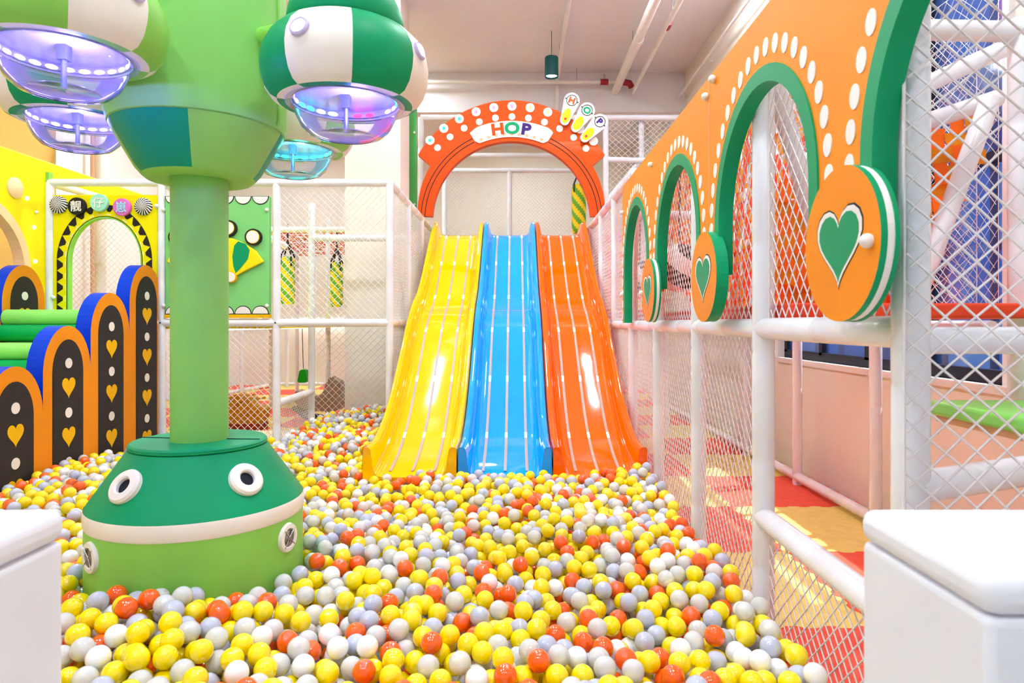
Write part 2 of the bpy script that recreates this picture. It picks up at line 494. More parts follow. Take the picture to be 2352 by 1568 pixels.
# ------------------------------------------------------------------ ceiling services
def pipe_thing(name, label, parts, cat='pipe'):
    t = thing(name, label, cat, parts[0][1][0])
    for nm, pts, r, mm in parts:
        MB().path(pts, r, 12).build(nm, mm, t)
    return t
pipe_thing('ceiling_pipe', 'thick white pipe running along the ceiling towards the slides',
           [('tube', [(1.6, -2, 5.06), (1.57, 11.0, 5.0)], 0.06, PIPEW), ('hanger', [(1.59, 6.4, 5.06), (1.59, 6.4, 5.3)], 0.006, STEEL),
            ('hanger', [(1.58, 9.0, 5.06), (1.58, 9.0, 5.3)], 0.006, STEEL), ('collar', [(1.583, 8.55, 5.01), (1.582, 8.68, 5.01)], 0.066, PIPEW)])
pipe_thing('sprinkler_pipe', 'thin white ceiling pipe with dark red fittings',
           [('tube', [(1.86, -2, 5.0), (1.84, 10.9, 4.98)], 0.032, PIPEW), ('fitting', [(1.857, 8.05, 4.99), (1.857, 8.2, 4.99)], 0.04, REDFIT),
            ('fitting', [(1.84, 10.75, 4.98), (1.84, 10.92, 4.98)], 0.044, REDFIT), ('hanger', [(1.857, 7.9, 5.0), (1.857, 7.9, 5.3)], 0.006, STEEL)])
pipe_thing('sprinkler_pipe', 'white pipe crossing below the ceiling beam with a red valve',
           [('tube', [(-3.0, 10.3, 5.08), (1.72, 10.3, 5.08)], 0.03, PIPEW), ('fitting', [(1.31, 10.3, 5.08), (1.43, 10.3, 5.08)], 0.046, REDFIT),
            ('fitting', [(1.66, 10.3, 5.08), (1.76, 10.3, 5.06), (1.79, 10.3, 5.0)], 0.05, REDFIT), ('valve', [(1.37, 10.3, 5.1), (1.37, 10.3, 5.2)], 0.015, STEEL),
            ('hanger', [(-1.5, 10.3, 5.08), (-1.5, 10.3, 5.3)], 0.005, STEEL), ('hanger', [(0.95, 10.3, 5.08), (0.95, 10.3, 5.3)], 0.005, STEEL)])
pipe_thing('cable_tray', 'narrow white cable channel hanging above the arch sign',
           [('tube', [(0.62, 5.5, 5.2), (0.66, 10.4, 5.2), (0.66, 10.46, 4.7)], 0.03, PIPEW), ('wire', [(0.62, 9.4, 5.2), (0.62, 9.4, 5.3)], 0.004, STEEL),
            ('wire', [(0.63, 7.2, 5.2), (0.63, 7.2, 5.3)], 0.004, STEEL)])
pipe_thing('ceiling_pipe', 'long white pipe high up along the right wall',
           [('tube', [(2.55, 2, 4.9), (2.55, 14, 4.9)], 0.02, PIPEW), ('clip', [(2.6, 9, 4.9), (2.66, 9, 4.9)], 0.02, PIPEW)])
t = thing('drain_pipe', 'white bent pipe in the far right ceiling corner', 'pipe', (2.3, 11.4, 4.7))
MB().path([(0.9, 11.6, 4.62), (1.9, 11.6, 4.62), (2.05, 11.6, 4.66), (2.1, 11.6, 4.8), (2.1, 11.6, 5.3)], 0.09, 12).build('tube', PIPEW, t)
t = thing('pendant_lamp', 'dark green cylinder pendant lamp hanging above the arch sign', 'lamp', (0.49, 9.0, 4.7))
ML = Matrix.Translation((0.49, 9.0, 4.68))
MB().lathe([(0.078, 0.02), (0.09, 0.0), (0.092, 0.02), (0.092, 0.25), (0.086, 0.265), (0.0, 0.266)], 28, ML).build('shade', LAMPG, t)
MB().lathe([(0.0, 0.03), (0.077, 0.022)], 24, ML).build('bulb', LEDW, t)
MB().path([(0.49, 9.0, 4.945), (0.49, 9.0, 5.3)], 0.004, 6).build('cord', LAMPG, t)

# ================================================================== WHITE PADDED FRAMES AND NETS
def frame(name, label, posts, rails, r=0.04, loc=None):
    t = thing(name, label, 'frame', loc or (posts[0][0], posts[0][1], 0))
    for p in posts:
        x, y, z0, z1 = p[:4]; rr = p[4] if len(p) > 4 else r
        MB().foam((x, y, z0), (x, y, z1), rr).build('post', WHITE, t)
    for a, b, *rr in rails:
        MB().foam(a, b, rr[0] if rr else r).build('rail', WHITE, t)
    return t
LY = 6.2; LX = (-4.3, -3.265, -2.206, -1.16); TOPZ = 2.68; RZ = 1.385
frame('climbing_frame', 'white padded climbing frame left of the slides, behind the green column',
      [(x, LY, 0, TOPZ) for x in LX] + [(-2.2, 7.25, 0, TOPZ), (-1.16, 7.25, 0, TOPZ), (-1.16, 8.3, 0, TOPZ), (-1.16, 9.35, 0, TOPZ),
       (-2.72, 9.75, 0, 2.9), (-4.0, 11.0, 0, 2.9), (-4.1, 12.6, 0, 2.9), (-5.3, 13.0, 0, 2.9), (-3.2, 8.4, RZ, 2.9), (-4.9, 14.4, 0, 1.4)],
      [((-4.3, LY, TOPZ), (-1.16, LY, TOPZ)), ((-4.3, LY, RZ), (-1.16, LY, RZ)), ((-1.16, LY, TOPZ), (-1.16, 9.35, TOPZ)), ((-1.16, LY, RZ), (-1.16, 9.35, RZ)),
       ((-2.206, LY, 0.64), (-2.2, 7.25, 0.64)), ((-2.2, 7.25, 0.2), (-2.2, LY, 0.2)), ((-4.3, LY, TOPZ), (-4.3, 9.3, TOPZ)), ((-3.265, LY, TOPZ), (-2.6, 7.6, 2.25)),
       ((-5.6, 11, 0.06), (-5.2, 14.5, 0.06)), ((-5.2, 14.5, 0.06), (-1.5, 14.5, 0.06)), ((-2.2, 7.25, 2.3), (-1.16, 7.25, 2.3)), ((-4.3, 8.4, 2.55), (-1.3, 8.4, 2.55))],
      0.036, (-2.2, LY, 0))
RX = 0.985
frame('climbing_frame', 'white padded frame right of the pit carrying the orange arch board',
      [(RX, 1.67, 0, 3.3, 0.044), (RX, 2.66, 0, 2.55, 0.043), (RX, 3.6, 0, 2.5), (RX, 4.6, 0, 2.5), (RX, 5.6, 0, 2.62), (RX, 6.6, 0, 2.62), (RX, 7.6, 0, 2.62), (RX, 8.6, 0, 2.62), (RX, 9.5, 0, 2.62),
       (2.42, 4.5, 0, 3.3), (2.42, 5.75, 0, 3.3), (2.42, 7.0, 0, 3.3), (2.02, 2.68, 0.95, 2.6, 0.044), (1.9, 8.4, 0, 1.4), (1.75, 9.8, 0, 1.4)],
      [((RX, 1.67, 1.365), (RX, 2.66, 1.365), 0.042), ((RX, 2.66, 1.365), (RX, 9.5, 1.365)), ((RX, 1.2, 0.62), (RX, 2.66, 0.62), 0.042),
       ((RX, 5.5, 2.62), (RX, 9.5, 2.62)), ((RX, 1.67, 1.345), (2.45, 1.67, 1.345), 0.034), ((RX, 2.63, 2.55), (2.02, 2.68, 2.55)),
       ((2.42, 3.0, 0.07), (2.42, 12.0, 0.07)), ((2.42, 3.4, 1.36), (2.42, 9.0, 1.36)), ((RX, 2.66, 2.5), (1.42, 3.0, 1.55)),
       ((1.28, 3.0, 2.1), (2.2, 3.05, 2.41)), ((1.84, 3.1, 2.46), (2.4, 3.1, 2.72)), ((2.06, 2.9, 2.36), (1.72, 2.9, 1.46)), ((RX, 1.66, 0.98), (2.3, 2.2, 1.0)),
       ((RX, 2.63, 0.05), (RX, 9.5, 0.05), 0.03), ((1.0, 13.9, 0.06), (2.42, 13.9, 0.06)), ((2.42, 5.75, 2.3), (RX, 5.7, 2.3))],
      0.04, (RX, 3.6, 0))
frame('climbing_frame', 'tall white padded frame standing behind the slide tops',
      [(-1.35, 9.6, 0, 4.32), (1.3, 9.6, 0, 4.32), (1.83, 9.7, 1.4, 4.32), (-1.16, 11.0, 1.4, 4.15), (-0.09, 11.0, 2.5, 3.9), (1.09, 11.0, 1.4, 4.15)],
      [((-1.35, 9.6, 4.32), (2.4, 9.6, 4.32)), ((-1.16, 11, 4.13), (1.09, 11, 4.13)), ((-1.16, 11, 3.88), (1.09, 11, 3.88)), ((1.3, 9.6, 3.72), (2.4, 9.7, 3.72)), ((1.83, 9.7, 3.75), (1.3, 9.6, 3.1))],
      0.04, (0, 9.6, 0))

net('safety_net', lambda u, v: (-2.17 + u, LY, 1.42 + v), 0.98, 1.23, 0.062, 0.062, 'white net above the rail, left frame, beside the slides', seed=1)
net('safety_net', lambda u, v: (-3.23 + u, LY, 0.02 + v), 1.0, 1.34, 0.062, 0.062, 'white net below the green crown board, behind the column', seed=2)
net('safety_net', lambda u, v: (-2.2, 6.24 + u, 0.22 + v), 0.98, 0.4, 0.05, 0.05, 'low net strip under the slanting rail at the pit edge', seed=3)
net('safety_net', lambda u, v: (-2.18 + u, 7.25, 0.05 + v), 1.0, 1.32, 0.075, 0.075, 'net at the back of the pit niche before the pillar', seed=4)
net('safety_net', lambda u, v: (-1.16, 6.24 + u, 0.05 + v), 3.1, 2.62, 0.06, 0.06, 'long white net along the yellow slide side', seed=5)
net('safety_net', lambda u, v: (RX, 2.68 + u, 0.05 + v), 6.8, 2.48, 0.06, 0.075, 'long white net along the right side of the pit, behind the arch board', seed=6)
net('safety_net', lambda u, v: (RX, 1.67 + u, 1.4 + v), 0.93, 1.3, 0.06, 0.075, 'net filling the nearest arch beside the big heart disc', seed=7)
net('safety_net', lambda u, v: (RX, 1.2 + u, 0.05 + v), 1.4, 0.53, 0.06, 0.06, 'short net below the low rail at right', seed=8)
net('safety_net', lambda u, v: (0.935 + u, 1.612, 0.3 + v), 1.4, 2.6, 0.074, 0.066, 'large-meshed net in the foreground at the right edge', r=0.0034, jig=0.014, seed=9)
net('safety_net', lambda u, v: (1.43 + u, 3.5, 1.46 + v), 0.98, 1.5, 0.075, 0.07, 'net before the blue window, upper right', r=0.0022, jig=0.02, seed=10)
net('safety_net', lambda u, v: (2.38, 3.3 + u, 1.46 + v), 3.5, 1.7, 0.08, 0.08, 'net hanging along the window wall', r=0.002, jig=0.02, seed=11)
net('safety_net', lambda u, v: (1.32 + u, 9.62, 2.6 + v), 1.1, 1.7, 0.09, 0.08, 'net high up right of the arch sign', r=0.004, seed=12)
net('safety_net', lambda u, v: (-1.12 + u, 11.0, 2.52 + v), 2.2, 1.35, 0.06, 0.06, 'fine net behind the slide tops under the arch sign', r=0.0028, seed=13)
net('safety_net', lambda u, v: (-4.3 + u, 9.4, 1.42 + v), 2.3, 1.2, 0.07, 0.07, 'net at the back of the left upper deck', r=0.003, seed=14)

net('safety_net', lambda u, v: (-5.3 + u, 8.0, 1.42 + v), 2.0, 1.2, 0.07, 0.07, 'net seen through the yellow gate arch', r=0.0024, seed=15)
pipe_thing('wall_pipe', 'white vertical pipe seen through the yellow gate', [('tube', [(-5.75, 9.3, 1.0), (-5.75, 9.3, 4.6)], 0.07, PIPEW), ('clip', [(-5.75, 9.28, 2.2), (-5.75, 9.28, 2.3)], 0.075, PIPEW)])
pipe_thing('wall_pipe', 'thin brown vertical pipe on the white wall left', [('tube', [(-6.3, 10.0, 0.5), (-6.3, 10.0, 5.3)], 0.03, TAN), ('clip', [(-6.3, 10.0, 3.0), (-6.45, 10.0, 3.0)], 0.02, PIPEW)])
# decks
o = MB().box((-4.26, 6.26, 1.33), (-2.25, 11.2, 1.40)).build('upper_deck', [CROWN], smooth=False)
tag(o, 'yellow cushioned deck of the left climbing frame', 'deck')
o = MB().box((1.04, 2.5, 1.405), (2.36, 7.4, 1.462)).build('upper_deck', [RED], bevel=0.012)
tag(o, 'red cushioned deck of the right climbing frame', 'deck')
t = thing('slide_platform', 'platform at the slide tops with green and red mats', 'deck', (0, 9.9, 2.4))
MB().box((-1.1, 8.95, 2.38), (0.94, 10.95, 2.46)).build('slab', CREAM, t, False)
MB().box((-1.1, 8.98, 2.46), (-0.07, 10.9, 2.53)).build('mat', DGREEN, t, False)
MB().box((-0.06, 8.98, 2.46), (0.94, 10.9, 2.53)).build('mat', RED, t, False)
# the wall of soft steps at right behind the net
t = thing('soft_stairs', 'red and yellow striped soft stairs behind the right net', 'stairs', (1.6, 8.5, 0))
for k in range(9):
    MB().box((1.06, 8.2 + k * 0.16, 1.41), (1.72, 8.2 + k * 0.16 + 0.155, 1.545 + k * 0.135)).build('step', (RED, MATY)[k % 2] if k % 2 == 0 else MATY, t, bevel=0.01)

# ================================================================== SLIDES
prof_pts = [(9.02, 2.535), (8.75, 2.525), (8.5, 2.44), (8.2, 2.24), (7.9, 2.03), (7.6, 1.82), (7.35, 1.66), (7.15, 1.555), (7.0, 1.50), (6.85, 1.44), (6.6, 1.31),
            (6.3, 1.10), (6.0, 0.88), (5.7, 0.68), (5.4, 0.52), (5.1, 0.415), (4.85, 0.36), (4.6, 0.33)]
def smooth_prof(P, n=4):
    out = []
    Q = [P[0]] + P + [P[-1]]
    for i in range(1, len(Q) - 2):
        for k in range(n):
            t = k / n; p0, p1, p2, p3 = Q[i - 1:i + 3]
            out.append(tuple(0.5 * ((2 * p1[d]) + (-p0[d] + p2[d]) * t + (2 * p0[d] - 5 * p1[d] + 4 * p2[d] - p3[d]) * t * t + (-p0[d] + 3 * p1[d] - 3 * p2[d] + p3[d]) * t ** 3) for d in (0, 1)))
    out.append(P[-1]); return out
PROF = smooth_prof(prof_pts)
def normals(P):
    N = []
    for i in range(len(P)):
        a = P[max(i - 1, 0)]; b = P[min(i + 1, len(P) - 1)]
        ty, tz = b[0] - a[0], b[1] - a[1]; L = math.hypot(ty, tz)
        N.append((tz / L, -ty / L))
    return N
NRM = normals(PROF)
def slide(label, xc, mm, hw=0.325):
    t = thing('slide', label, 'slide', (xc, 4.7, 0.3), 'side by side wave slides')
    rows = []
    L = len(PROF)
    for i, ((y, z), (ny, nz)) in enumerate(zip(PROF, NRM)):
        h = 0.165
        if i < 6: h = 0.10 + 0.075 * math.sin(PI / 2 * i / 6)
        if i > L - 6: h = 0.165 + 0.05 * (i - L + 6) / 6
        cs = [(-hw + .004, -0.03), (-hw + .004, h - 0.012), (-hw + 0.014, h), (-hw + 0.042, h), (-hw + 0.055, h - 0.014), (-hw + 0.078, 0.045), (-hw + 0.098, 0.012), (-hw + 0.135, 0.0),
              (0, 0), (hw - 0.135, 0.0), (hw - 0.098, 0.012), (hw - 0.078, 0.045), (hw - 0.055, h - 0.014), (hw - 0.042, h), (hw - 0.014, h), (hw - .004, h - 0.012), (hw - .004, -0.03)]
        rows.append([(xc + u, y + ny * d, z + nz * d) for u, d in cs])
    # close the downhill end with a turned-down lip
    rows.append([(xp, 4.585, min(zp, zp)) for xp, yp, zp in rows[-1]])
    MB().grid(rows, True, False, 0, True, True).build('chute', mm, t, angle=50)
    si = min(range(L), key=lambda q: abs(PROF[q][0] - 7.02))
    (sy, sz), (sny, snz) = PROF[si], NRM[si]
    MB().path([(xc + u, sy + sny * d, sz + snz * d) for u, d in ((-hw + 0.08, 0.042), (-hw + 0.1, 0.012), (-hw + 0.135, 0.0008), (0, 0.0008), (hw - 0.135, 0.0008), (hw - 0.1, 0.012), (hw - 0.08, 0.042))], 0.0016, 5).build('seam', TAN, t)
    for u in (-0.155, 0.0, 0.155):
        pts = [(xc + u, y + ny * 0.004, z + nz * 0.004) for (y, z), (ny, nz) in zip(PROF[2:-2], NRM[2:-2])]
        m = MB()
        rows = [[(p[0] - 0.0105, p[1], p[2]), (p[0] - 0.0105, p[1] + n_[0] * 0.003, p[2] + n_[1] * 0.003), (p[0] + 0.0105, p[1] + n_[0] * 0.003, p[2] + n_[1] * 0.003), (p[0] + 0.0105, p[1], p[2])] for p, n_ in zip(pts, NRM[2:-2])]
        m.grid(rows, True, False, 0, True, True)
        st = m.build('light_strip', STRIP, t)
        acc = 0.28; s_ = 0.0
        for i in range(1, len(pts)):
            d = math.dist(pts[i], pts[i - 1])
            s_ += d
            if s_ >= acc:
                acc += 0.76
                p = Vector(pts[i]); q = Vector(pts[i - 1]); dr = (p - q).normalized(); n_ = Vector((0, *NRM[i + 2]))
                p = p + n_ * 0.0045
                c = [p - dr * 0.035, p + dr * 0.035]
                x = Vector((0.009, 0, 0)); e = n_ * 0.003
                MB().add([c[0] - x, c[0] + x, c[1] + x, c[1] - x, c[0] - x + e, c[0] + x + e, c[1] + x + e, c[1] - x + e],
                         [(0, 3, 2, 1), (4, 5, 6, 7), (0, 1, 5, 4), (1, 2, 6, 5), (2, 3, 7, 6), (3, 0, 4, 7)]).build('led', LEDW, st, False)
    return t
SX = -0.07
slide('glossy yellow wave slide with three light strips', SX - 0.652, SLY)
slide('glossy blue wave slide in the middle', SX, SLB)
slide('glossy orange wave slide beside the right net', SX + 0.652, SLO)

# ================================================================== HOP ARCH SIGN
K = 8.4 / 1540
AX, AZ, AYF = -0.045, EYE + (740 - 506) * K, 8.4
sign = thing('arch_sign', 'orange arch sign with dotted lamps above the slide tops', 'sign', (AX, 8.45, AZ))
def polar(R, a): return (AX + R * K * math.cos(math.radians(a)), AZ + R * K * math.sin(math.radians(a)))
outer = [polar(216, 3)] + [polar(216 + 9 * (i / 10) , 3 + 31 * i / 10) for i in range(1, 11)] + [polar(262, 35)] + \
        [polar(262 + 14 * math.sin(PI * i / 24), 35 + 110 * i / 24) for i in range(25)] + [polar(225, 146)] + [polar(225 - 9 * (i / 10), 146 + 31 * i / 10) for i in range(1, 11)] + \
        [polar(182, 177 - 174 * i / 40) for i in range(41)]
MB().prism(outer, FY(AYF), 0, 0.11).build('arch_board', DORANGE, sign, bevel=0.006)
for k in range(11):
    a = 135.5 - 9.15 * k
    c = polar(262, a)
    d = MB().prism(circ(*c, 0.056, 28), FY(AYF), -0.006, 0.002).build('lamp_dot', PLATE, sign, False)
    if k < 9:
        lm = LEDG if k < 3 else (BULBV if k < 6 else LEDY)
        MB().prism(circ(*c, 0.020, 18), FY(AYF), -0.016, -0.005).build('bulb', lm, d, False)
    c = polar(238, a)
    MB().prism(circ(*c, 0.042, 24), FY(AYF), -0.004, 0.002).build('dot', PLATE, sign, False)
plate = MB().prism([polar(R, a) for R, a in [(226, 112)] + [(228, 112 - 46 * i / 20) for i in range(1, 20)] + [(226, 66), (222, 64.5), (200, 65.2), (193, 67)] +
                    [(191, 68 + 44 * i / 20) for i in range(21)] + [(193, 113), (200, 114.8), (222, 115.5)]], FY(AYF), -0.012, 0.002).build('sign_plate', PLATE, sign, bevel=0.003)
for k in range(9):
    c = polar(197.5, 110.5 - 5.12 * k)
    MB().prism(circ(*c, 0.022, 16, 0.019), FY(AYF), -0.015, -0.01).build('dot', TAN, plate, False)
for R in (199, 208):
    for a0, a1 in ((177, 115.5), (3, 64.5)):
        P = [polar(R - 0.8, a0 + (a1 - a0) * i / 24) for i in range(25)] + [polar(R + 0.8, a1 + (a0 - a1) * i / 24) for i in range(25)]
        MB().prism(P, FY(AYF), -0.0025, 0.002).build('line', INK, sign, False)

def text_mesh(txt, size, fn_m, name, mm, parent, ext=0.004, off=0.0):
    cu = bpy.data.curves.new(name, 'FONT'); cu.body = txt; cu.size = size
    cu.align_x = 'CENTER'; cu.align_y = 'CENTER'; cu.extrude = ext; cu.offset = off
    tmp = bpy.data.objects.new(name, cu); COL.objects.link(tmp)
    dg = bpy.context.evaluated_depsgraph_get(); dg.update()
    me = bpy.data.meshes.new_from_object(tmp.evaluated_get(dg))
    bpy.data.objects.remove(tmp); bpy.data.curves.remove(cu)
    xs = [v.co for v in me.vertices]
    cx = (min(p.x for p in xs) + max(p.x for p in xs)) / 2; cy = (min(p.y for p in xs) + max(p.y for p in xs)) / 2
    for v in me.vertices: v.co -= Vector((cx, cy, 0))
    me.transform(fn_m); me.materials.clear(); me.materials.append(mm)
    for p in me.polygons: p.material_index = 0
    o = bpy.data.objects.new(name, me); COL.objects.link(o)
    attach(o, parent); return o
def face_front(x, y, z, roll=0, sx=1, sy=1):
    return Matrix.Translation((x, y, z)) @ Matrix.Rotation(PI / 2, 4, 'X') @ Matrix.Rotation(math.radians(roll), 4, 'Z') @ Matrix.Diagonal((sx, sy, 1, 1))
for ch, a, mm, rl in (('H', 98.6, DORANGE, 7), ('O', 89.6, DGREEN, 0), ('P', 80.6, PURPLE, -8)):
    x, z = polar(211.5, a)
    text_mesh(ch, 0.19, face_front(x, AYF - 0.014, z, rl, 1.2, 1), 'letter', mm, plate, off=0.008)
# three small shoe-shaped boards fixed on the arch
for ch, hd, tl, mm, lab, red in (('H', (1313, 233.6), (1297, 279), DORANGE, 'H', 1), ('O', (1347.7, 256), (1322, 295), DGREEN, 'O', 0), ('P', (1377, 282), (1343, 318), PURPLE, 'P', 1)):
    h = (AX + (hd[0] - 1175) * K, EYE + (740 - hd[1]) * K); l = (AX + (tl[0] - 1175) * K, EYE + (740 - tl[1]) * K)
    dx, dz = h[0] - l[0], h[1] - l[1]; L = math.hypot(dx, dz); ux, uz = dx / L, dz / L
    P = []
    ang = math.degrees(math.atan2(uz, ux))
    P += [(h[0] + 0.098 * math.cos(math.radians(ang + b)), h[1] + 0.098 * math.sin(math.radians(ang + b))) for b in range(-100, 101, 10)]
    P += [(l[0] + 0.058 * math.cos(math.radians(ang + b)), l[1] + 0.058 * math.sin(math.radians(ang + b))) for b in range(110, 251, 14)]
    pin = MB().prism(P, FY(AYF), -0.05, -0.02).build('pin_board', PLATE, sign, bevel=0.004)
    ring = circ(*h, 0.070, 28)
    MB().prism(ring, FY(AYF), -0.053, -0.049, holes=[circ(*h, 0.061, 28)]).build('ring', INK, pin, False)
    text_mesh(ch, 0.105, face_front(h[0], AYF - 0.053, h[1], ang - 90, 1.1, 1), 'letter', mm, pin, ext=0.003, off=0.005)
    cx, cz = l[0] + ux * 0.06, l[1] + uz * 0.06
    E = [(cx + ux * 0.095 * math.cos(t_) - uz * 0.052 * math.sin(t_), cz + uz * 0.095 * math.cos(t_) + ux * 0.052 * math.sin(t_)) for t_ in [2 * PI * i / 24 for i in range(24)]]
    MB().prism(E, FY(AYF), -0.053, -0.049).build('spot', CROWN, pin, False)
    if red:
        MB().prism(circ(l[0] + ux * 0.02, l[1] + uz * 0.02, 0.018, 14), FY(AYF), -0.056, -0.051).build('spot', RED, pin, False)
    for s_ in (-1, 1):
        bx, bz = h[0] - s_ * uz * 0.085, h[1] + s_ * ux * 0.085
        MB().prism([(bx - ux * 0.014, bz - uz * 0.014), (bx + ux * 0.014, bz + uz * 0.014), (bx + s_ * uz * 0.02, bz - s_ * ux * 0.02)], FY(AYF), -0.053, -0.049).build('triangle', INK, pin, False)

# green bordered side board with teal triangles, left of the arch
t = thing('side_board', 'white side board with green border and teal triangles left of arch sign', 'board', (-1.4, 8.9, 1.5))
MB().box((-1.5, 8.9, 2.6), (-1.41, 8.93, 4.35)).build('panel', PRINTW, t, False)
MB().box((-1.41, 8.88, 2.6), (-1.305, 8.94, 4.35)).build('border', MGREEN, t, False)
for z in (3.72, 3.2):
    sgn = -1 if z > 3.5 else 1
    MB().prism([(-1.5, z), (-1.395, z), (-1.5, z + sgn * 0.2)], FY(8.885), 0, 0.012, holes=[]).build('triangle', DGREEN, t, False)
    MB().prism([(-1.497, z + sgn * 0.02), (-1.435, z + sgn * 0.02), (-1.497, z + sgn * 0.135)], FY(8.879), 0, 0.004).build('triangle', TEAL, t, False)
for z in (3.9, 2.95):
    MB().ball((-1.33, 8.87, z), 0.016, 10, 6).build('knob', PRINTW, t)

# ================================================================== ORANGE ARCH BOARD (right)
PX = 0.88; CY = [1.2, 2.44, 3.68, 4.91]; HW = 0.50; SPR = 1.80; BOT = 1.385; TOP = 2.50; FAR = 5.49
board = thing('arch_board', 'long orange padded board with green-rimmed arches and white dots', 'board', (PX, 3.4, BOT))
P = [(FAR, BOT), (FAR, TOP - 0.02), (FAR - 0.02, TOP), (0.55, TOP)]
P += [(0.55, SPR)]
for i, c in enumerate(CY):
    if i == 0:
        P += [(0.7, BOT)] if False else []
        P += arc(c, SPR, HW, 170, 0, 20)[::1] if False else [(c + HW * math.cos(math.radians(a)), SPR + HW * math.sin(math.radians(a))) for a in range(170, -1, -10)]
        P += [(c + HW, BOT + 0.2)]
    else:
        P += [(c - HW, BOT + 0.2)] + [(c + HW * math.cos(math.radians(a)), SPR + HW * math.sin(math.radians(a))) for a in range(180, -1, -9)]
        P += [(c + HW, BOT + (0.2 if i < 3 else 0))]
MB().prism(P, FX(PX), 0, 0.05).build('panel', ORANGE, board, False)
MB().box((PX - 0.0015, 3.035, BOT + 0.5), (PX, 3.041, TOP - 0.02)).build('seam', TAN, board, False)
for i, c in enumerate(CY):
    a0 = 180 if i else 165
    zb = BOT + 0.21
    ou = ([(c - HW, zb)] if i else []) + [(c + HW * math.cos(math.radians(a)), SPR + HW * math.sin(math.radians(a))) for a in np.linspace(a0, 0, 30)] + [(c + HW, zb if i < 3 else BOT)]
    iw = HW - 0.058
    inn = ([(c - iw, zb)] if i else []) + [(c + iw * math.cos(math.radians(a)), SPR + iw * math.sin(math.radians(a))) for a in np.linspace(a0, 0, 30)] + [(c + iw, zb if i < 3 else BOT)]
    MB().prism(ou + inn[::-1], FX(PX), -0.006, 0.056).build('arch_rim', DGREEN, board, angle=30)
    # white dots following the arch
    Rd = HW + 0.062; step = 0.088
    k = int(PI * Rd / step)
    pts = [(c + Rd * math.cos(PI * j / k), SPR + Rd * math.sin(PI * j / k)) for j in range(k + 1)]
    pts += [(c + s_ * Rd, SPR - step * j) for s_ in (-1, 1) for j in (1, 2, 3)] + ([(c + Rd, SPR - step * 4)] if i == 3 else [])
    for u, v in pts:
        if u < 0.62: continue
        MB().prism(circ(u, v, 0.025, 16, 0.033), FX(PX), -0.003, 0.001).build('dot', PRINTW, board, False)
for y, z in ((4.3, 2.40), (3.06, 2.42), (1.92, 2.44), (5.44, 2.28), (5.44, 1.62), (2.95, 2.46)):
    MB().ball((PX - 0.012, y, z), 0.018, 12, 8).build('knob', PRINTW, board)
for y, lab in ((1.735, 'large orange disc with green heart hanging nearest on the arch board'), (2.99, 'middle orange disc with green heart on the arch board'), (4.24, 'farthest small-looking orange disc with green heart on the arch board')):
    d = thing('heart_disc', lab, 'disc', (0.84, y, 1.39), 'heart discs on the arch board')
    zc = 1.592; r = 0.2
    MB().prism(circ(y, zc, r, 48), FX(0.838), 0, 0.016, mf=0, ms=1).build('face', [ORANGE, DGREEN], d, False)
    if abs(y - 2.99) > 0.1:
        MB().prism(circ(y, zc, r - 0.002, 48), FX(0.854), 0, 0.018).build('layer', PRINTW, d, False)
        MB().prism(circ(y, zc, r + 0.001, 48), FX(0.872), 0, 0.010).build('layer', DGREEN, d, False)
    else:
        MB().prism(circ(y, zc, r - 0.001, 48), FX(0.854), 0, 0.036).build('layer', DGREEN, d, False)
    MB().prism(heart(y, zc - 0.01, 0.25, 0.215, flip=-1), FX(0.838), -0.001, 0.002).build('heart', INK, d, False)
    MB().prism(heart(y, zc - 0.01, 0.24, 0.205, flip=-1), FX(0.838), -0.002, 0.001).build('heart', PRINTW, d, False)
    MB().prism(heart(y, zc - 0.01, 0.212, 0.178, flip=-1), FX(0.838), -0.003, 0.0).build('heart', DGREEN, d, False)
    if y < 2 or y > 4: MB().ball((0.83, y - (0.155 if y < 2 else -0.17), zc - 0.01), 0.018, 14, 10).build('knob', PRINTW, d)

# ================================================================== STRAP NETS (woven webbing)
def strap_net(label, fn, w_, h_, inside, seed, buckles=True, step=0.085, wd=0.074, ma=None):
    t = thing('strap_net', label, 'net', fn(w_ / 2, 0, 0))
    random.seed(seed)
    m = {0: MB(), 1: MB(), 2: MB()}
    nu, nv = int(w_ / step), int(h_ / step)
    for i in range(nu):
        for j in range(nv):
            u, v = (i + 0.5) * step, (j + 0.5) * step
            if not inside(u, v): continue
            a = random.uniform(-0.2, 0.2); q = (i + j) % 2
            L, W = (step * 0.62, wd * 0.5) if q else (wd * 0.46, step * 0.66)
            d = random.uniform(-0.02, 0.02)
            ca, sa = math.cos(a), math.sin(a)
            pts = [(u + x * ca - y * sa, v + x * sa + y * ca) for x, y in ((-L, -W), (L, -W), (L, W), (-L, W))]
            m[q].add([fn(x, y, d) for x, y in pts] + [fn(x, y, d + 0.003) for x, y in pts], [(0, 3, 2, 1), (4, 5, 6, 7), (0, 1, 5, 4), (1, 2, 6, 5), (2, 3, 7, 6), (3, 0, 4, 7)])
            if buckles and random.random() < 0.16:
                pts = [(u + x, v + y) for x, y in ((-.02, -.02), (.02, -.02), (.02, .02), (-.02, .02))]
                m[2].add([fn(x, y, -0.035) for x, y in pts] + [fn(x, y, -0.025) for x, y in pts], [(0, 3, 2, 1), (4, 5, 6, 7), (0, 1, 5, 4), (1, 2, 6, 5), (2, 3, 7, 6), (3, 0, 4, 7)])
    m[0].build('red_strap' if ma is None else 'orange_strap', ma or STRAPR, t, False, kind='stuff'); m[1].build('amber_strap', STRAPO, t, False, kind='stuff')
    if buckles and m[2].v: m[2].build('buckle', BUCKLE, t, False, kind='stuff')
    return t
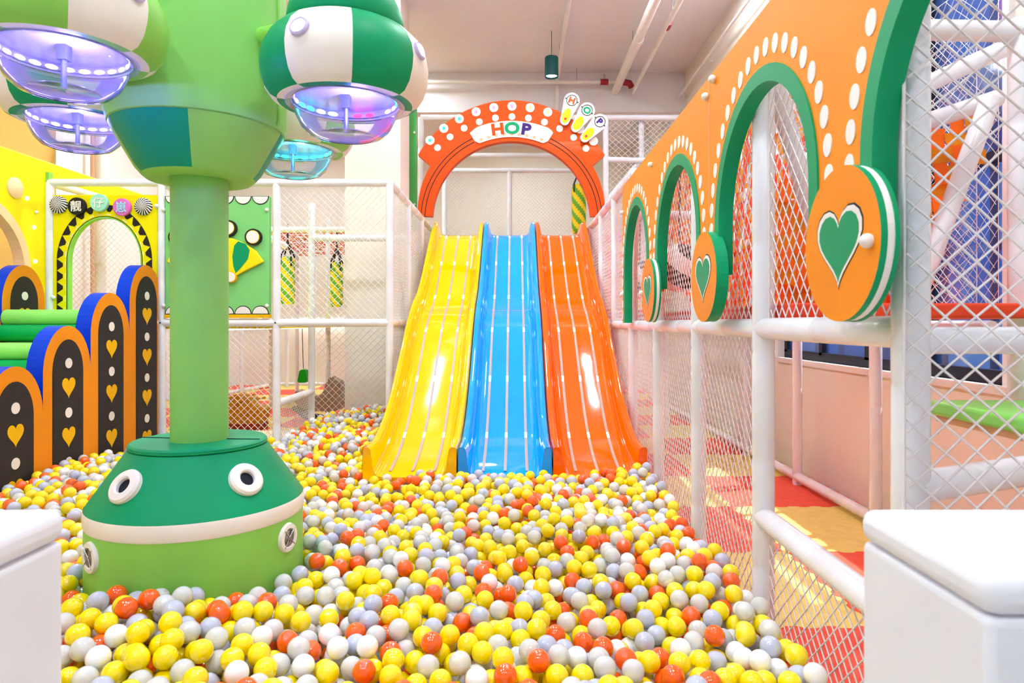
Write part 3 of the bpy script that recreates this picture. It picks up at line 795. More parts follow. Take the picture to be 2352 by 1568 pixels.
strap_net('red and amber strap net with white buckles behind the orange arches', lambda u, v, d: (1.62 + d, 2.85 + u, 1.47 + v), 4.4, 1.6,
          lambda u, v: u < 3.25 + v * 1.0, 3)
def poly_in(poly):
    def f_(u, v):
        c = False; j = len(poly) - 1
        for i in range(len(poly)):
            (xi, yi), (xj, yj) = poly[i], poly[j]
            if (yi > v) != (yj > v) and u < (xj - xi) * (v - yi) / (yj - yi) + xi: c = not c
            j = i
        return c
    return f_
s33 = 3.3 / 1540
tri = [((px - 1183) * s33 - 1.2, (740 - py) * s33 + EYE - 1.4) for px, py in ((1850, 400), (2290, 245), (2140, 600), (2090, 720), (1770, 720), (1770, 430))]
strap_net('orange strap net between the slanting pipes at the right edge', lambda u, v, d: (1.2 + u, 3.3 + d, 1.4 + v), 1.3, 1.2, poly_in(tri), 8, False, ma=STRAPF)
strap_net('red and amber strap net canopy over the left upper deck', lambda u, v, d: (-4.2 + u, 9.9 + v, 2.78 + d - v * 0.03), 2.5, 3.2, lambda u, v: True, 11, True, 0.14, 0.09)

# green bench at far right
t = thing('bench_pad', 'lime green padded seat behind the foreground net', 'seat', (1.8, 2.3, 1.0))
MB().box((1.6, 2.12, 1.035), (2.4, 2.6, 1.09)).build('cushion', LIME, t, bevel=0.015)
MB().box((1.62, 2.14, 1.01), (2.4, 2.58, 1.035)).build('seat_board', TAN, t, False)

# ================================================================== LEFT: steps between two lobed boards
LOBES = [(4.41, 1.10), (4.935, 1.365), (5.46, 1.63), (5.985, 1.90)]
def lobed(label, xf, xb, cap):
    t = thing('lobed_board', label, 'board', (xf, 5.2, 0.1), 'lobed boards of the soft steps')
    P = [(4.15, 0.05)]
    hw = 0.2625
    for c, zt in LOBES:
        P += [(c + hw * math.cos(math.radians(a)), zt - 0.34 + 0.34 * math.sin(math.radians(a))) for a in range(180, -1, -9)]
    P += [(LOBES[-1][0] + hw, 0.05)]
    MB().prism(P, FX(xf), 0, xb - xf, mf=0, mb=0, ms=1).build('panel', [LOBEO, BLUE], t, False)
    for c, zt in LOBES:
        ih = 0.168
        Q = [(c - ih, 0.06)] + [(c + ih * math.cos(math.radians(a)), zt - 0.34 + 0.24 * math.sin(math.radians(a))) for a in range(180, -1, -9)] + [(c + ih, 0.06)]
        il = MB().prism(Q, FX(xf), 0.004, -0.001).build('inlay', BLACK, t, False)
        z = zt - 0.275; k = 0
        while z > 0.25:
            if k % 2 == 0:
                MB().prism(circ(c, z, 0.038, 18), FX(xf), 0.007, 0.003).build('dot', PRINTW, il, False)
            else:
                MB().prism(heart(c, z, 0.145, 0.15), FX(xf), 0.007, 0.003).build('heart', GOLD, il, False)
            z -= 0.182; k += 1
    return t
lobed('orange and blue lobed board with black inlays and hearts at the pit edge', -3.29, -3.41, True)
lobed('far lobed board of the steps, partly cut by the left picture edge', -4.38, -4.49, True)
st = thing('soft_steps', 'light and dark green rolled soft steps between the lobed boards', 'steps', (-3.9, 5.2, 0))
for k, (c, zt) in enumerate(LOBES):
    z = 1.50 - 0.27 * (3 - k); y = c - 0.22
    MB().path([(-4.37, y, z - 0.07), (-3.42, y, z - 0.07)], 0.07, 18).build('roll', LIME, st)
    MB().path([(-4.37, y - 0.055, z - 0.2), (-3.42, y - 0.055, z - 0.2)], 0.07, 18).build('roll', STEPG, st)
    MB().box((-4.37, y - 0.02, 0.02), (-3.42, c + 0.30, z - 0.01)).build('tread', LIME, st, False)

# yellow side wall with peach arch, far left
sw = thing('yellow_wall_board', 'yellow board with peach arch and lights at the left edge', 'board', (-4.6, 5.7, 0))
arch_h = [(5.5 - 0.76, 0.9)] + [(5.5 + 0.76 * math.cos(math.radians(a)), 1.88 + 0.65 * math.sin(math.radians(a))) for a in range(180, -1, -9)] + [(5.5 + 0.76, 0.9)]
arch_i = [(5.5 - 0.68, 0.9)] + [(5.5 + 0.68 * math.cos(math.radians(a)), 1.88 + 0.56 * math.sin(math.radians(a))) for a in range(180, -1, -9)] + [(5.5 + 0.68, 0.9)]
MB().prism([(4.3, 0.0), (6.47, 0.0), (6.47, 2.84), (4.3, 2.84)], FX(-4.60), 0, 0.07, holes=[arch_h]).build('panel', YELLOW, sw, False)
MB().box((-4.61, 6.47, 0.0), (-4.50, 6.53, 2.84)).build('edge_strip', LGREEN, sw, False)
MB().prism(arch_h, FX(-4.60), 0.08, -0.02, holes=[[(u, max(v, 0.94)) for u, v in arch_i]]).build('arch_rim', PEACH, sw, False)
MB().lathe([(0.095, 0.0), (0.095, 0.012), (0.08, 0.024), (0.0, 0.026)], 28, frame_z((-4.53, 6.07, 2.607), (1, 0, 0))).build('disc', PEACH, sw)
for y, z in ((6.217, 2.54), (6.307, 2.283), (6.324, 1.965)):
    MB().ball((-4.525, y, z), 0.018, 12, 8).build('light', LEDW, sw)
MB().ball((-4.52, 6.335, 2.43), 0.017, 12, 8).build('knob', PRINTW, sw)
o = MB().box((-4.85, 3.5, 2.80), (-4.62, 9.6, 2.98)).build('header_beam', YELLOW, bevel=0.02)
tag(o, 'long yellow padded beam above the left yellow board', 'beam')

# yellow gate with sawtooth arch and lettered discs
gate = thing('gate_board', 'yellow gate board with black sawtooth arch and lettered discs', 'gate', (-3.79, LY, 1.4))
GX, GS = -3.79, 1.95; GY = 6.19
def archp(r, rv, zb=1.42, n=30): return [(GX + r, zb)] + [(GX + r * math.cos(PI * i / n), GS + rv * math.sin(PI * i / n)) for i in range(n + 1)] + [(GX - r, zb)]
MB().prism([(-4.262, 1.42), (-3.302, 1.42), (-3.302, 2.565), (-4.262, 2.565)], FY(GY), 0, 0.05, holes=[[(u, max(v, 1.421 + 0.0)) for u, v in archp(0.345, 0.415, 1.43)]]).build('panel', YELLOW, gate, False)
MB().prism(archp(0.352, 0.422, 1.422) + archp(0.333, 0.403, 1.422)[::-1], FY(GY), 0.0, 0.055).build('arch_rim', LGREEN, gate, False)
def tooth_path(k):
    pts = []
    # length parameter: straight 0.5 up, arc, straight down
    n = 200; R, RV = 0.445, 0.53
    for i in range(n + 1):
        s_ = i / n
        pts.append(s_)
    return pts
def arch_at(s_, r, rv):
    """s in 0..1 around the arch (right leg, arc, left leg)"""
    leg = 0.5; arc_l = PI * 0.445 * 1.08; tot = 2 * leg + arc_l
    d = s_ * tot
    if d < leg: return (GX + r, 1.45 + d)
    if d > leg + arc_l: return (GX - r, 1.95 - (d - leg - arc_l))
    a = (d - leg) / arc_l * PI
    return (GX + r * math.cos(a), GS + rv * math.sin(a))
NT = 24
for k in range(NT):
    a, b = k / NT, (k + 1) / NT; md = (a + b) / 2
    base = [arch_at(a + (b - a) * q / 4, 0.44, 0.525) for q in range(5)]
    tipa, tipb = arch_at(md + 0.006, 0.385, 0.462), arch_at(md - 0.006, 0.385, 0.462)
    MB().prism(base + [tipa, tipb], FY(GY), -0.003, 0.001).build('tooth', INK, gate, False)
    c0, c1 = arch_at(md - 0.011, 0.366, 0.44), arch_at(md + 0.011, 0.366, 0.44)
    d0, d1 = arch_at(md - 0.011, 0.360, 0.433), arch_at(md + 0.011, 0.360, 0.433)
    MB().prism([c0, c1, d1, d0], FY(GY), -0.003, 0.001).build('stitch', PRINTW, gate, False)
zz = lambda py: EYE + (740 - py) * LY / 1540
xx = lambda px: (px - 1183) * LY / 1540
for px, py in ((138, 471), (332, 475)):
    n = 36
    M_ = frame_z((xx(px), GY, zz(py)), (0, -1, 0))
    prof = [(0.08, 0.0), (0.08, 0.02), (0.066, 0.034), (0.04, 0.046), (0.012, 0.052), (0.0, 0.053)]
    rows = [[M_ @ Vector((r * math.cos(2 * PI * i / n + (0.08 - r) * 9), r * math.sin(2 * PI * i / n + (0.08 - r) * 9), z)) for i in range(n)] for r, z in prof]
    MB().grid(rows, True, False, lambda i, j: (i // 1) % 2, True).build('swirl_disc', [PRINTW, INK], gate)
for px, py, ch, dm, lm in ((182, 475, '靓', INK, PRINTW), (233, 467, '仔', MINT, PRINTW), (285, 477, '崽', PINK, SKYL)):
    d = MB().lathe([(0.081, 0.0), (0.081, 0.03), (0.075, 0.036), (0.0, 0.036)], 32, frame_z((xx(px), GY, zz(py)), (0, -1, 0))).build('letter_disc', dm, gate)
    text_mesh(ch, 0.105, face_front(xx(px), GY - 0.038, zz(py)), 'letter', lm, d, ext=0.004, off=0.0012)
for x, z in ((-4.25, 2.47), (-4.25, 1.62), (-3.3, 2.46)):
    MB().ball((x, GY - 0.02, z), 0.02, 10, 8).build('knob', PRINTW, gate)

# green crown board
cb = thing('crown_board', 'light green padded board with scalloped edges and yellow crown', 'board', (-2.74, LY, 1.45))
BX0, BX1, BZ0, BZ1 = -3.222, -2.262, 1.462, 2.555
MB().box((BX0, 6.17, BZ0), (BX1, 6.23, BZ1)).build('panel', BOARDG, cb, bevel=0.012)
MB().box((BX0, 6.165, BZ0 - 0.03), (BX1, 6.23, BZ0)).build('trim_strip', GOLD, cb, False)
ns = 6; wS = (BX1 - BX0) / ns
for k in range(ns):
    c = BX0 + (k + 0.5) * wS
    for z, sg in ((BZ1 - 0.004, -1), (BZ0 + 0.004, 1)):
        A = [(c + (wS / 2 - 0.002) * math.cos(PI * i / 16), z + sg * 0.078 * math.sin(PI * i / 16)) for i in range(17)]
        B = [(c + (wS / 2 - 0.010) * math.cos(PI * i / 16), z + sg * (0.004 + 0.066 * math.sin(PI * i / 16))) for i in range(17)]
        e = MB().prism(A, FY(6.17), -0.004, 0.001).build('scallop', INK, cb, False)
        MB().prism(B, FY(6.17), -0.006, -0.003).build('scallop_fill', PRINTW, e, False)
cr = thing('x', 'x', 'x', (0, 0, 0)); bpy.data.objects.remove(cr)
CC = (xx(500), zz(590))
kx = LY / 1540
def cp(px, py): return (xx(px), zz(py))
crown = MB().prism([cp(p, q) for p, q in ((390, 602), (405, 580), (432, 560), (460, 549), (500, 545), (540, 549), (568, 560), (594, 578), (611, 602), (575, 620), (548, 634), (540, 640), (460, 640), (425, 620))], FY(6.17), -0.035, 0.0).build('crown', CROWN, cb, bevel=0.01)
for pxs in (((446, 556), (470, 566), (478, 592), (470, 618), (455, 628), (440, 606), (432, 578)), ((554, 556), (571, 562), (580, 576), (576, 596), (560, 616), (548, 628), (543, 612), (541, 590), (545, 566)), ((500, 552), (516, 560), (522, 590), (512, 620), (500, 630), (488, 620), (478, 590), (484, 560))):
    MB().prism([cp(*p) for p in pxs], FY(6.17), -0.04, -0.034).build('crown_leaf', DGREEN, crown, False)
for p, q, r in ((413, 546, 19), (470, 526, 19), (530, 526, 19), (587, 546, 19)):
    rg = MB().prism(circ(*cp(p, q), r * kx, 28), FY(6.17), -0.035, 0).build('crown_ball', INK, cb, bevel=0.006)
    MB().prism(circ(*cp(p, q), (r - 4) * kx, 28), FY(6.17), -0.039, -0.034).build('ring', CROWN, rg, False)
    MB().prism(circ(*cp(p, q), (r - 5.2) * kx, 28), FY(6.17), -0.042, -0.038).build('centre', PRINTW, rg, False)
for p, q in ((463, 637), (537, 637)):
    rg = MB().prism(circ(*cp(p, q), 13 * kx, 24), FY(6.17), -0.045, 0).build('crown_knob', GOLD, cb, bevel=0.005)
    MB().prism(circ(*cp(p, q), 11 * kx, 24), FY(6.17), -0.049, -0.044).build('centre', PRINTW, rg, False)
for p, q in ((616, 483), (616, 702), (380, 483), (380, 702)):
    MB().ball((xx(p), 6.165, zz(q)), 0.018, 10, 8).build('knob', PRINTW, cb)

# ================================================================== GREEN COLUMN WITH LAMP PODS
TC = Vector((-1.345, 2.86, 0)); 
ucam = Vector((0.4256, -0.905, 0)); urt = Vector((0.905, 0.4256, 0))
def at_az(phi, r, z):
    a = math.radians(phi); d = ucam * math.cos(a) + urt * math.sin(a)
    return Vector((TC.x, TC.y, z)) + d * r, d
tw = thing('ball_fountain', 'green column with a frog-faced round base standing in the ball pit', 'play column', (TC.x, TC.y, 0))
MT = Matrix.Translation(TC)
PH = math.atan2(ucam.y, ucam.x)
MB().lathe([(0.42, 0.0), (0.42, 0.585)], 64, MT).build('base', LGREEN, tw)
MB().lathe([(0.421, 0.583), (0.424, 0.59), (0.424, 0.64), (0.421, 0.648)], 64, MT).build('band', CREAM, tw)
hd = MB().lathe([(0.421, 0.645), (0.412, 0.662), (0.27, 0.868), (0.255, 0.872)], 64, MT).build('head_cone', DGREEN, tw)
MB().lathe([(0.262, 0.868), (0.27, 0.876), (0.27, 0.886), (0.262, 0.893), (0.0, 0.893)], 64, MT).build('lid', DGREEN, tw)
MB().lathe([(0.114, 0.89), (0.114, 2.05)], 48, MT).build('pole', PGREEN, tw)
for phi in (62, -122):
    MB().path([at_az(phi, 0.118, 0.8945)[0], at_az(phi, 0.262, 0.8945)[0]], 0.002, 5).build('lid_seam', PUPIL, tw)
MB().lathe([(0.2715, 0.874), (0.2725, 0.8755), (0.2715, 0.877)], 64, MT).build('lid_piping', STEPG, tw)
def seg_mat(off):
    return lambda i, j: ((i * 8 // 64) + off) % 2
MB().lathe([(0.112, 2.0), (0.16, 1.985), (0.205, 1.99), (0.222, 2.004)], 64, MT, ph=PH).build('canopy_bottom', LGREEN, tw)
MB().lathe([(0.222, 2.004), (0.245, 2.03), (0.333, 2.185), (0.338, 2.2)], 72, MT, m=lambda i, j: (0, 1, 0, 0, 1)[i * 5 // 72], ph=PH - math.radians(7)).build('canopy_cone', [LGREEN, DGREEN], tw)
MB().lathe([(0.330, 2.198), (0.344, 2.205), (0.352, 2.24), (0.352, 2.6), (0.348, 2.9), (0.33, 3.15), (0.26, 3.32), (0.12, 3.4), (0.0, 3.42)], 64, MT).build('canopy_drum', LGREEN if False else PGREEN, tw)
pz = [at_az(58, 0.353, z)[0] for z in (2.22, 2.5, 2.8, 3.0)]
MB().path(pz, 0.006, 6).build('zip', LGREEN, tw)
for phi in (-48, 29):
    p, d = at_az(phi, 0.341, 0.765)
    nrm = (d * 0.205 + Vector((0, 0, 0.145))).normalized()
    M_ = frame_z(p, nrm)
    e = MB().lathe([(0.029, -0.004), (0.030, 0.016), (0.036, 0.022), (0.060, 0.019), (0.068, 0.010), (0.070, -0.03)], 36, M_).build('eye', CREAM, tw)
    MB().lathe([(0.030, 0.003), (0.0, 0.004)], 28, M_).build('pupil', PUPIL, e)
for phi in (-62, 51):
    p, d = at_az(phi, 0.4205, 0.505)
    M_ = frame_z(p, d)
    e = MB().lathe([(0.036, 0.008), (0.040, 0.012), (0.056, 0.010), (0.06, 0.0), (0.06, -0.01)], 32, M_).build('vent', PRINTW, tw)
    g = MB()
    for r in (0.008, 0.014, 0.020, 0.026, 0.032):
        g.path([M_ @ Vector((r * math.cos(2 * PI * k / 20), r * math.sin(2 * PI * k / 20), 0.008)) for k in range(21)], 0.0016, 5)
    for k in range(4):
        a = PI / 4 + PI / 2 * k
        g.path([M_ @ Vector((0, 0, 0.009)), M_ @ Vector((0.05 * math.cos(a), 0.05 * math.sin(a), 0.013))], 0.002, 5)
    g.build('grille', STEEL, e)
    MB().lathe([(0.037, 0.002), (0.0, 0.002)], 20, M_).build('fan_plate', BLACK, e)

def pod(label, x, y, zr, A, B, led, lcol, power, eyes, ph0, rp=0.312):
    """flying-saucer lamp: zr is the height of the bowl rim"""
    t = thing('lamp_pod', label, 'lamp', (x, y, zr), 'lamp pods around the green column')
    M_ = Matrix.Translation((x, y, zr)); n = 64
    PHp = math.atan2(-y, -x) + math.radians(ph0)
    low = [(0.195, 0.012), (0.222, 0.004), (0.25, 0.005)]
    mid = [(0.25, 0.005), (0.274, 0.018), (0.295, 0.05), (0.308, 0.095), (0.312, 0.14), (0.304, 0.185), (0.28, 0.232), (0.245, 0.266), (0.222, 0.278)]
    sm = lambda off: (lambda i, j: ((i * 8 // n) + off) % 2)
    MB().lathe(low, n, M_, m=sm(0), ph=PHp).build('lower_band', [A, B], t)
    MB().lathe(mid, n, M_, m=sm(1), ph=PHp).build('middle_band', [A, B], t)
    MB().lathe([(0.215, 0.277), (0.222, 0.29), (0.212, 0.35), (0.18, 0.42), (0.12, 0.475), (0.05, 0.50), (0.0, 0.503)], n, M_, ).build('cap', DGREEN if A is not LGREEN and B is not LGREEN else LGREEN, t)
    MB().lathe([(0.0, 0.04), (0.2, 0.04)], 40, M_).build('inner_disc', INNER, t)
    MB().lathe([(0.2, 0.04), (0.2, 0.004)], 40, M_).build('collar', INNER, t)
    # LED band
    ls = thing('x', 'x', 'x', (0, 0, 0)); bpy.data.objects.remove(ls)
    sb = MB().lathe([(0.196, 0.014), (0.196, 0.03), (0.192, 0.03), (0.192, 0.014), (0.196, 0.014)], 48, M_).build('led_band', INNER, t)
    cols = led if isinstance(led, list) else [led] * 24
    for k in range(24):
        lm = cols[k % len(cols)]
        if lm is None: continue
        a = 2 * PI * k / 24
        MB().lathe([(0.0, 0.004), (0.008, 0.003), (0.009, 0.0)], 8, M_ @ Matrix.Rotation(a, 4, 'Z') @ Matrix.Translation((0.190, 0, 0.021)) @ Matrix.Rotation(-PI / 2, 4, 'Y') @ Matrix.Diagonal((1, 2.2, 1, 1))).build('led', lm, sb)
    MB().lathe([(0.222, 0.004), (0.222, 0.0), (0.196, -0.001), (0.193, -0.012), (0.185, -0.045), (0.165, -0.085), (0.135, -0.112), (0.11, -0.118), (0.10, -0.112), (0.0, -0.108)], 56, M_).build('bowl', BOWL, t)
    MB().box((x - 0.016, y - 0.016, zr - 0.01), (x + 0.016, y + 0.016, zr + 0.04)).build('rod_socket', ROD, t, False)
    MB().path([(x, y, zr), (x, y, zr - 0.105)], 0.009, 8).build('rod', ROD, t)
    for az in eyes:
        a = math.atan2(-y, -x) + math.radians(az[0])
        nrm = Vector((math.cos(a), math.sin(a), 0.3)).normalized()
        p = Vector((x, y, zr + 0.175)) + Vector((math.cos(a), math.sin(a), 0)) * 0.307
        Me = frame_z(p, nrm)
        e = MB().lathe([(0.024, 0.006), (0.030, 0.009), (0.036, 0.005), (0.037, -0.012)], 24, Me).build('light_ring', RINGL, t)
        MB().lathe([(0.025, 0.006), (0.018, 0.012), (0.0, 0.014)], 20, Me).build('light', LEDV, e)
    # arm to the column
    d = Vector((TC.x - x, TC.y - y, 0)); L = d.length; d.normalize()
    MB().path([Vector((x, y, zr + 0.33)) + d * 0.15, Vector((x, y, zr + 0.33)) + d * (L - 0.30)], 0.04, 12).build('arm', LGREEN, t)
    ld = bpy.data.lights.new('pod_glow', 'POINT'); ld.energy = power; ld.color = lcol; ld.shadow_soft_size = 0.03
    lo = bpy.data.objects.new('pod_glow', ld); lo.location = (x, y + 0.0, zr - 0.02); COL.objects.link(lo); attach(lo, t)
    lo.location = (x + 0.06, y - 0.06, zr - 0.02)
    return t
VIO = (0.16, 0.12, 1.0)
pod('dark green and white lamp pod with blue bowl, right of the column', -0.645, 2.56, 2.215, CREAM, DGREEN, [LEDC, LEDC, LEDV, LEDV, None, LEDR, LEDR, None, LEDW, LEDW], VIO, 6.0, ((-30,), (58,)), 4)
pod('light green and white lamp pod with violet bowl, left front of the column', -1.50, 2.23, 2.27, LGREEN, CREAM, LEDV, VIO, 8.0, ((38,), (-50,)), 2)
pod('lamp pod with violet bowl at the left, behind the column', -1.97, 3.02, 2.29, DGREEN, CREAM, LEDV, VIO, 8.0, ((100,),), -8)
pod('lamp pod with turquoise bowl peeking out behind the column', -1.14, 3.44, 2.26, CREAM, LGREEN, LEDC, (0.1, 0.9, 0.8), 1.5, ((120,),), 30)

# ================================================================== WHITE PADDED BLOCKS (pit entrance)
for x0, x1, lab in ((0.615, 1.7, 'white padded block in the right foreground'), (-2.3, -0.80, 'white padded block in the left foreground')):
    t = thing('padded_block', lab, 'block', ((x0 + x1) / 2, 1.03, 0), 'padded blocks at the pit entrance')
    m = MB().box((x0, 0.87, 0.0), (x1, 1.19, 1.005)).build('body', BLOCK, t, bevel=0.012)
    MB().box((x0 - 0.004, 0.866, 1.005), (x1 + 0.004, 1.194, 1.062)).build('top_cushion', BLOCK, t, bevel=0.022)

# ================================================================== BACKGROUND TOYS AND BAGS
def bag(label, x, y, z0, z1, r, group='striped punching bags'):
    t = thing('punching_bag', label, 'punching bag', (x, y, z0), group)
    n = 24; rows = []; K_ = 22
    for j in range(K_ + 1):
        z = z0 + (z1 - z0) * j / K_
        e = min(j, K_ - j) / 2.0
        rr = r * (0.8 if e < 0.4 else (0.95 if e < 0.9 else 1.0))
        rows.append([(x + rr * math.cos(2 * PI * i / n), y + rr * math.sin(2 * PI * i / n), z) for i in range(n)])
    MB().grid(rows, True, False, lambda i, j: ((i + j) // 3) % 2, True, True).build('bag_body', [BAGY, BAGG], t)
    for k in range(4):
        a = PI / 4 + k * PI / 2
        MB().path([(x + r * 1.02 * math.cos(a), y + r * 1.02 * math.sin(a), z1 - 0.12), (x + r * math.cos(a), y + r * math.sin(a), z1 + 0.01), (x, y, z1 + 0.2)], 0.012, 6).build('strap', BLACK, t)
    MB().path([(x, y, z1 + 0.19), (x, y, z1 + 0.42)], 0.012, 6).build('hook_rope', ROPE, t)
bag('striped punching bag nearer the crown board on the left deck', -2.9, 8.55, 1.62, 2.22, 0.092)
bag('striped punching bag half hidden behind a post, left deck', -2.42, 9.1, 1.6, 2.2, 0.085)
bag('green and yellow striped bag hanging behind the arch sign right leg', 0.98, 10.3, 2.75, 3.5, 0.11)

for lab, x, y, z, r in (('black and white striped hanging ball seen through the farthest arch', 1.36, 7.3, 1.86, 0.2), ('black and white striped hanging ball seen through the second farthest arch', 1.36, 5.55, 1.84, 0.2)):
    t = thing('hanging_ball', lab, 'hanging ball', (x, y, z - r), 'striped hanging balls')
    M_ = Matrix.Translation((x, y, z)) @ Matrix.Rotation(0.7, 4, 'X') @ Matrix.Rotation(0.4, 4, 'Y')
    pr = [(max(r * math.sin(PI * j / 20), 0.002), -r * math.cos(PI * j / 20)) for j in range(21)]
    MB().lathe(pr, 28, M_, m=lambda i, j: (j // 4) % 2).build('shell', [INK, PRINTW], t)
    MB().path([(x, y, z + r * 0.98), (x, y - 0.02, 2.9)], 0.008, 6).build('rope', ROPE, t)

# amber rocking toy
t = thing('rocking_toy', 'amber rocking toy with handle bars behind the net left of the slides', 'toy', (-3.5, 8.7, 0))
body = [(-3.95, 0.10), (-3.9, 0.05), (-3.3, 0.05), (-3.24, 0.12), (-3.22, 0.26), (-3.27, 0.31), (-3.36, 0.32), (-3.385, 0.42), (-3.41, 0.435), (-3.445, 0.42), (-3.45, 0.36), (-3.5, 0.34), (-3.53, 0.46), (-3.57, 0.475), (-3.61, 0.45),
        (-3.62, 0.38), (-3.7, 0.42), (-3.8, 0.42), (-3.92, 0.36), (-3.98, 0.24)]
MB().prism(body, FY(8.6), 0, 0.24).build('body', TOYY, t, bevel=0.03)
MB().box((-3.98, 8.56, 0.0), (-3.26, 8.88, 0.09)).build('rocker_base', TOYR, t, bevel=0.02)
for x, z in ((-3.57, 0.425), (-3.43, 0.385)):
    MB().path([(x - 0.12, 8.5, z), (x + 0.10, 8.94, z)], 0.014, 8).build('handle', TOYY, t)
# grey animal rocker
t = thing('rocking_toy', 'grey animal-shaped rocking toy beside the pillar', 'toy', (-2.75, 9.5, 0))
body = [(-3.1, 0.27), (-3.02, 0.2), (-2.9, 0.14), (-2.5, 0.14), (-2.42, 0.2), (-2.4, 0.3), (-2.45, 0.38), (-2.44, 0.46), (-2.46, 0.55), (-2.52, 0.58), (-2.56, 0.6), (-2.6, 0.58), (-2.66, 0.54), (-2.68, 0.46), (-2.72, 0.38), (-2.85, 0.34), (-2.98, 0.4), (-3.08, 0.44), (-3.1, 0.38)]
MB().prism(body, FY(9.4), 0, 0.26).build('body', TOYG, t, bevel=0.04)
MB().path([(-3.12, 9.42, 0.2), (-2.95, 9.42, 0.06), (-2.7, 9.42, 0.02), (-2.45, 9.42, 0.06), (-2.34, 9.42, 0.16)], 0.035, 8).build('rocker', TOYD, t)
MB().path([(-3.12, 9.64, 0.2), (-2.95, 9.64, 0.06), (-2.7, 9.64, 0.02), (-2.45, 9.64, 0.06), (-2.34, 9.64, 0.16)], 0.035, 8).build('rocker', TOYD, t)
for y in (9.42, 9.64):
    MB().ball((-2.6, y, 0.585), 0.035, 12, 8).build('ear', TOYG, t)
# green swing seat
t = thing('swing_seat', 'small vivid green swing seat hanging on a cord under the deck', 'swing', (-3.42, 10.8, 0.5))
MB().prism([(-3.5, 0.44), (-3.47, 0.42), (-3.36, 0.42), (-3.34, 0.46), (-3.36, 0.62), (-3.4, 0.64), (-3.46, 0.62)], FY(10.75), 0, 0.16).build('seat', VGREEN, t, bevel=0.02)
MB().path([(-3.42, 10.83, 0.64), (-3.44, 10.83, 1.34)], 0.006, 6).build('cord', ROPE, t)

# ================================================================== BALL PIT
struct(MB().box((-3.28, 1.2, -0.02), (0.93, 7.70, 0.15)).build('pit_floor', PITF, smooth=False), 'floor of the ball pit under the balls')
BR = 0.035
rng = np.random.default_rng(7)
def in_pit(x, y):
    e = BR
    main = (x > -3.28 + e) & (x < 0.935 - e) & (y > 1.5) & (y < 6.16 - e)
    niche = (x > -2.15 + e) & (x < -1.10 - e) & (y >= 6.1) & (y < 7.70 - e)
    ok = main | niche
    ok &= (x - TC.x) ** 2 + (y - TC.y) ** 2 > (0.42 + BR) ** 2
    ok &= ~((y > 4.59 - BR) & (x > SX - 0.98 - BR) & (x < SX + 0.98 + BR))
    ok |= False
    return ok
def surf(x, y):
    z = 0.352 + 0.030 * math.sin(x * 2.3 + 1) * math.sin(y * 1.9) + 0.02 * math.sin(x * 5.1 + y * 3.7)
    z += 0.05 * math.exp(-((x + 1.2) ** 2 / 0.3 + (y - 2.25) ** 2 / 0.05))
    z += 0.10 * math.exp(-((x - 0.93) ** 2 / 0.02 + (y - 5.0) ** 2 / 0.5))
    z += 0.09 * math.exp(-((x + 1.45) ** 2 / 0.2 + (y - 7.5) ** 2 / 0.3))
    z += 0.04 * math.exp(-((x - 0.3) ** 2 / 0.4 + (y - 3.0) ** 2 / 0.3))
    return z
G = 0.072; grid = {}
balls = []
Z0 = 0.16 + BR
def near(x, y):
    gi, gj = int(math.floor(x / G)), int(math.floor(y / G)); out = []
    for a in (-1, 0, 1):
        for b in (-1, 0, 1):
            out += grid.get((gi + a, gj + b), ())
    return out
def land(x, y, cand):
    z = Z0
    for (bx, by, bz) in cand:
        d2 = (bx - x) ** 2 + (by - y) ** 2
        if d2 < 0.0049:
            zz_ = bz + math.sqrt(0.0049 - d2)
            if zz_ > z: z = zz_
    return z
rr = random.Random(3)
areas = [(-3.28, 0.935, 1.5, 6.16, 46000), (-2.15, -1.10, 6.1, 7.70, 4500)]
for x0, x1, y0, y1, tries in areas:
    for _ in range(tries):
        x = rr.uniform(x0, x1); y = rr.uniform(y0, y1)
        if not in_pit(x, y): continue
        best = None
        for k in range(10):
            qx, qy = (x, y) if k == 0 else (best[1] + rr.uniform(-0.04, 0.04), best[2] + rr.uniform(-0.04, 0.04))
            if k and not in_pit(qx, qy): continue
            z = land(qx, qy, near(qx, qy))
            if best is None or z < best[0]: best = (z, qx, qy)
        z, x, y = best
        if z > surf(x, y): continue
        balls.append((x, y, z)); grid.setdefault((int(math.floor(x / G)), int(math.floor(y / G))), []).append((x, y, z))
B = np.array(balls)
colour = rng.choice(5, size=len(B), p=[0.41, 0.17, 0.18, 0.15, 0.09])
# which balls show: nearest ones with a free line to the camera
camp = np.array([0, 0, EYE])
px = 1183 + 1540 * B[:, 0] / B[:, 1]; py = 740 - 1540 * (B[:, 2] - EYE) / B[:, 1]
cand = np.where((px > 150) & (px < 2352) & (py < 1585) & (B[:, 1] < 3.1))[0]
cand = cand[np.argsort(B[cand, 1])]
chosen = []
for i in cand:
    p = B[i]; d = camp - p; L = np.linalg.norm(d); d /= L
    if px[i] > 1965 and py[i] > 1180: continue
    v = B - p; s_ = v @ d
    off = np.linalg.norm(v - s_[:, None] * d, axis=1)
    if np.any((s_ > 0.01) & (off < 0.022)): continue
    # behind the column base?
    q = p[:2] - np.array([TC.x, TC.y]); dd = d[:2] / np.linalg.norm(d[:2])
    tt = -(q @ dd)
    if tt > 0 and np.linalg.norm(q + dd * tt) < 0.42: continue
    chosen.append(i)
    if len(chosen) >= 300: break
chosen_set = set(int(i) for i in chosen)

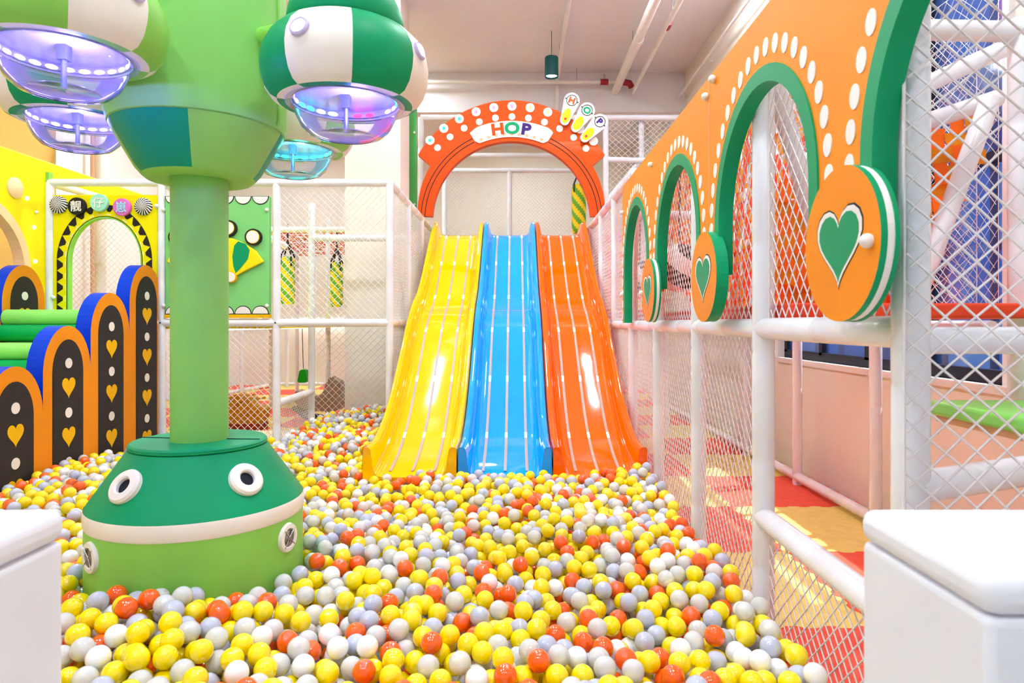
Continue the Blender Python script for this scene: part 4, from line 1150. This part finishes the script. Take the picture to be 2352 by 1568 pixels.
def ico(sub):
    bm = bmesh.new(); bmesh.ops.create_icosphere(bm, subdivisions=sub, radius=BR)
    v = np.array([p.co[:] for p in bm.verts]); f_ = np.array([[q.index for q in fc.verts] for fc in bm.faces]); bm.free(); return v, f_
CN = ['glossy yellow', 'lavender grey', 'clear translucent', 'bright orange', 'plain white']
ball_me = []
v4, f4 = ico(4)
for k in range(5):
    me = bpy.data.meshes.new('pit_ball'); me.from_pydata(v4.tolist(), [], f4.tolist()); me.materials.append(BALLM[k]); me.shade_smooth()
    ball_me.append(me)
def zone(x, y):
    d = math.hypot(x - TC.x, y - TC.y)
    if d < 0.56 and y < 2.75: return 'lying against the front of the round column base'
    if x < -1.05: return 'between left padded block and column base'
    if x < -0.55: return 'in the front of the pit below the column base'
    if x > 0.72: return 'along the right net beside the low rail'
    r = 'front row' if y < 2.15 else ('second row' if y < 2.5 else 'third row')
    return 'in the ' + r + (', left of the blue slide' if x < -0.1 else (', before the blue slide' if x < 0.3 else ', right of the blue slide'))
for i in chosen:
    o = bpy.data.objects.new('pit_ball', ball_me[colour[i]]); o.location = B[i].tolist(); COL.objects.link(o)
    zn = zone(*B[i][:2])
    tag(o, f'{CN[colour[i]]} plastic ball {zn}', 'ball', f'{CN[colour[i]]} balls {zn}')

# the thousands of others
rest = np.array([i for i in range(len(B)) if i not in chosen_set])
# top balls get the finer sphere
VV = []; FF = []; MI = []; base = 0
v3, f3 = ico(3); v2, f2 = ico(2)
tops = {}
for i in rest:
    lo = B[i, 2] < surf(B[i, 0], B[i, 1]) - 0.075
    v_, f_ = (v3, f3) if (B[i, 1] < 3.0 and not lo) else (v2, f2)
    VV.append(v_ + B[i]); FF.append(f_ + base); MI.append(np.full(len(f_), colour[i], dtype=np.int32)); base += len(v_)
VV = np.concatenate(VV); FF = np.concatenate(FF); MI = np.concatenate(MI)
me = bpy.data.meshes.new('pit_balls')
me.vertices.add(len(VV)); me.vertices.foreach_set('co', VV.astype(np.float32).ravel())
me.loops.add(len(FF) * 3); me.loops.foreach_set('vertex_index', FF.astype(np.int32).ravel())
me.polygons.add(len(FF)); me.polygons.foreach_set('loop_start', np.arange(0, len(FF) * 3, 3, dtype=np.int32))
me.update(calc_edges=True)
for m in BALLM: me.materials.append(m)
me.polygons.foreach_set('material_index', MI)
me.shade_smooth(); me.validate()
o = bpy.data.objects.new('pit_balls', me); COL.objects.link(o)
tag(o, 'thousands of yellow, grey, clear, orange and white plastic balls filling the pit', 'balls')
o['kind'] = 'stuff'
print('BALLS', len(B), 'single', len(chosen), 'tris', len(FF))
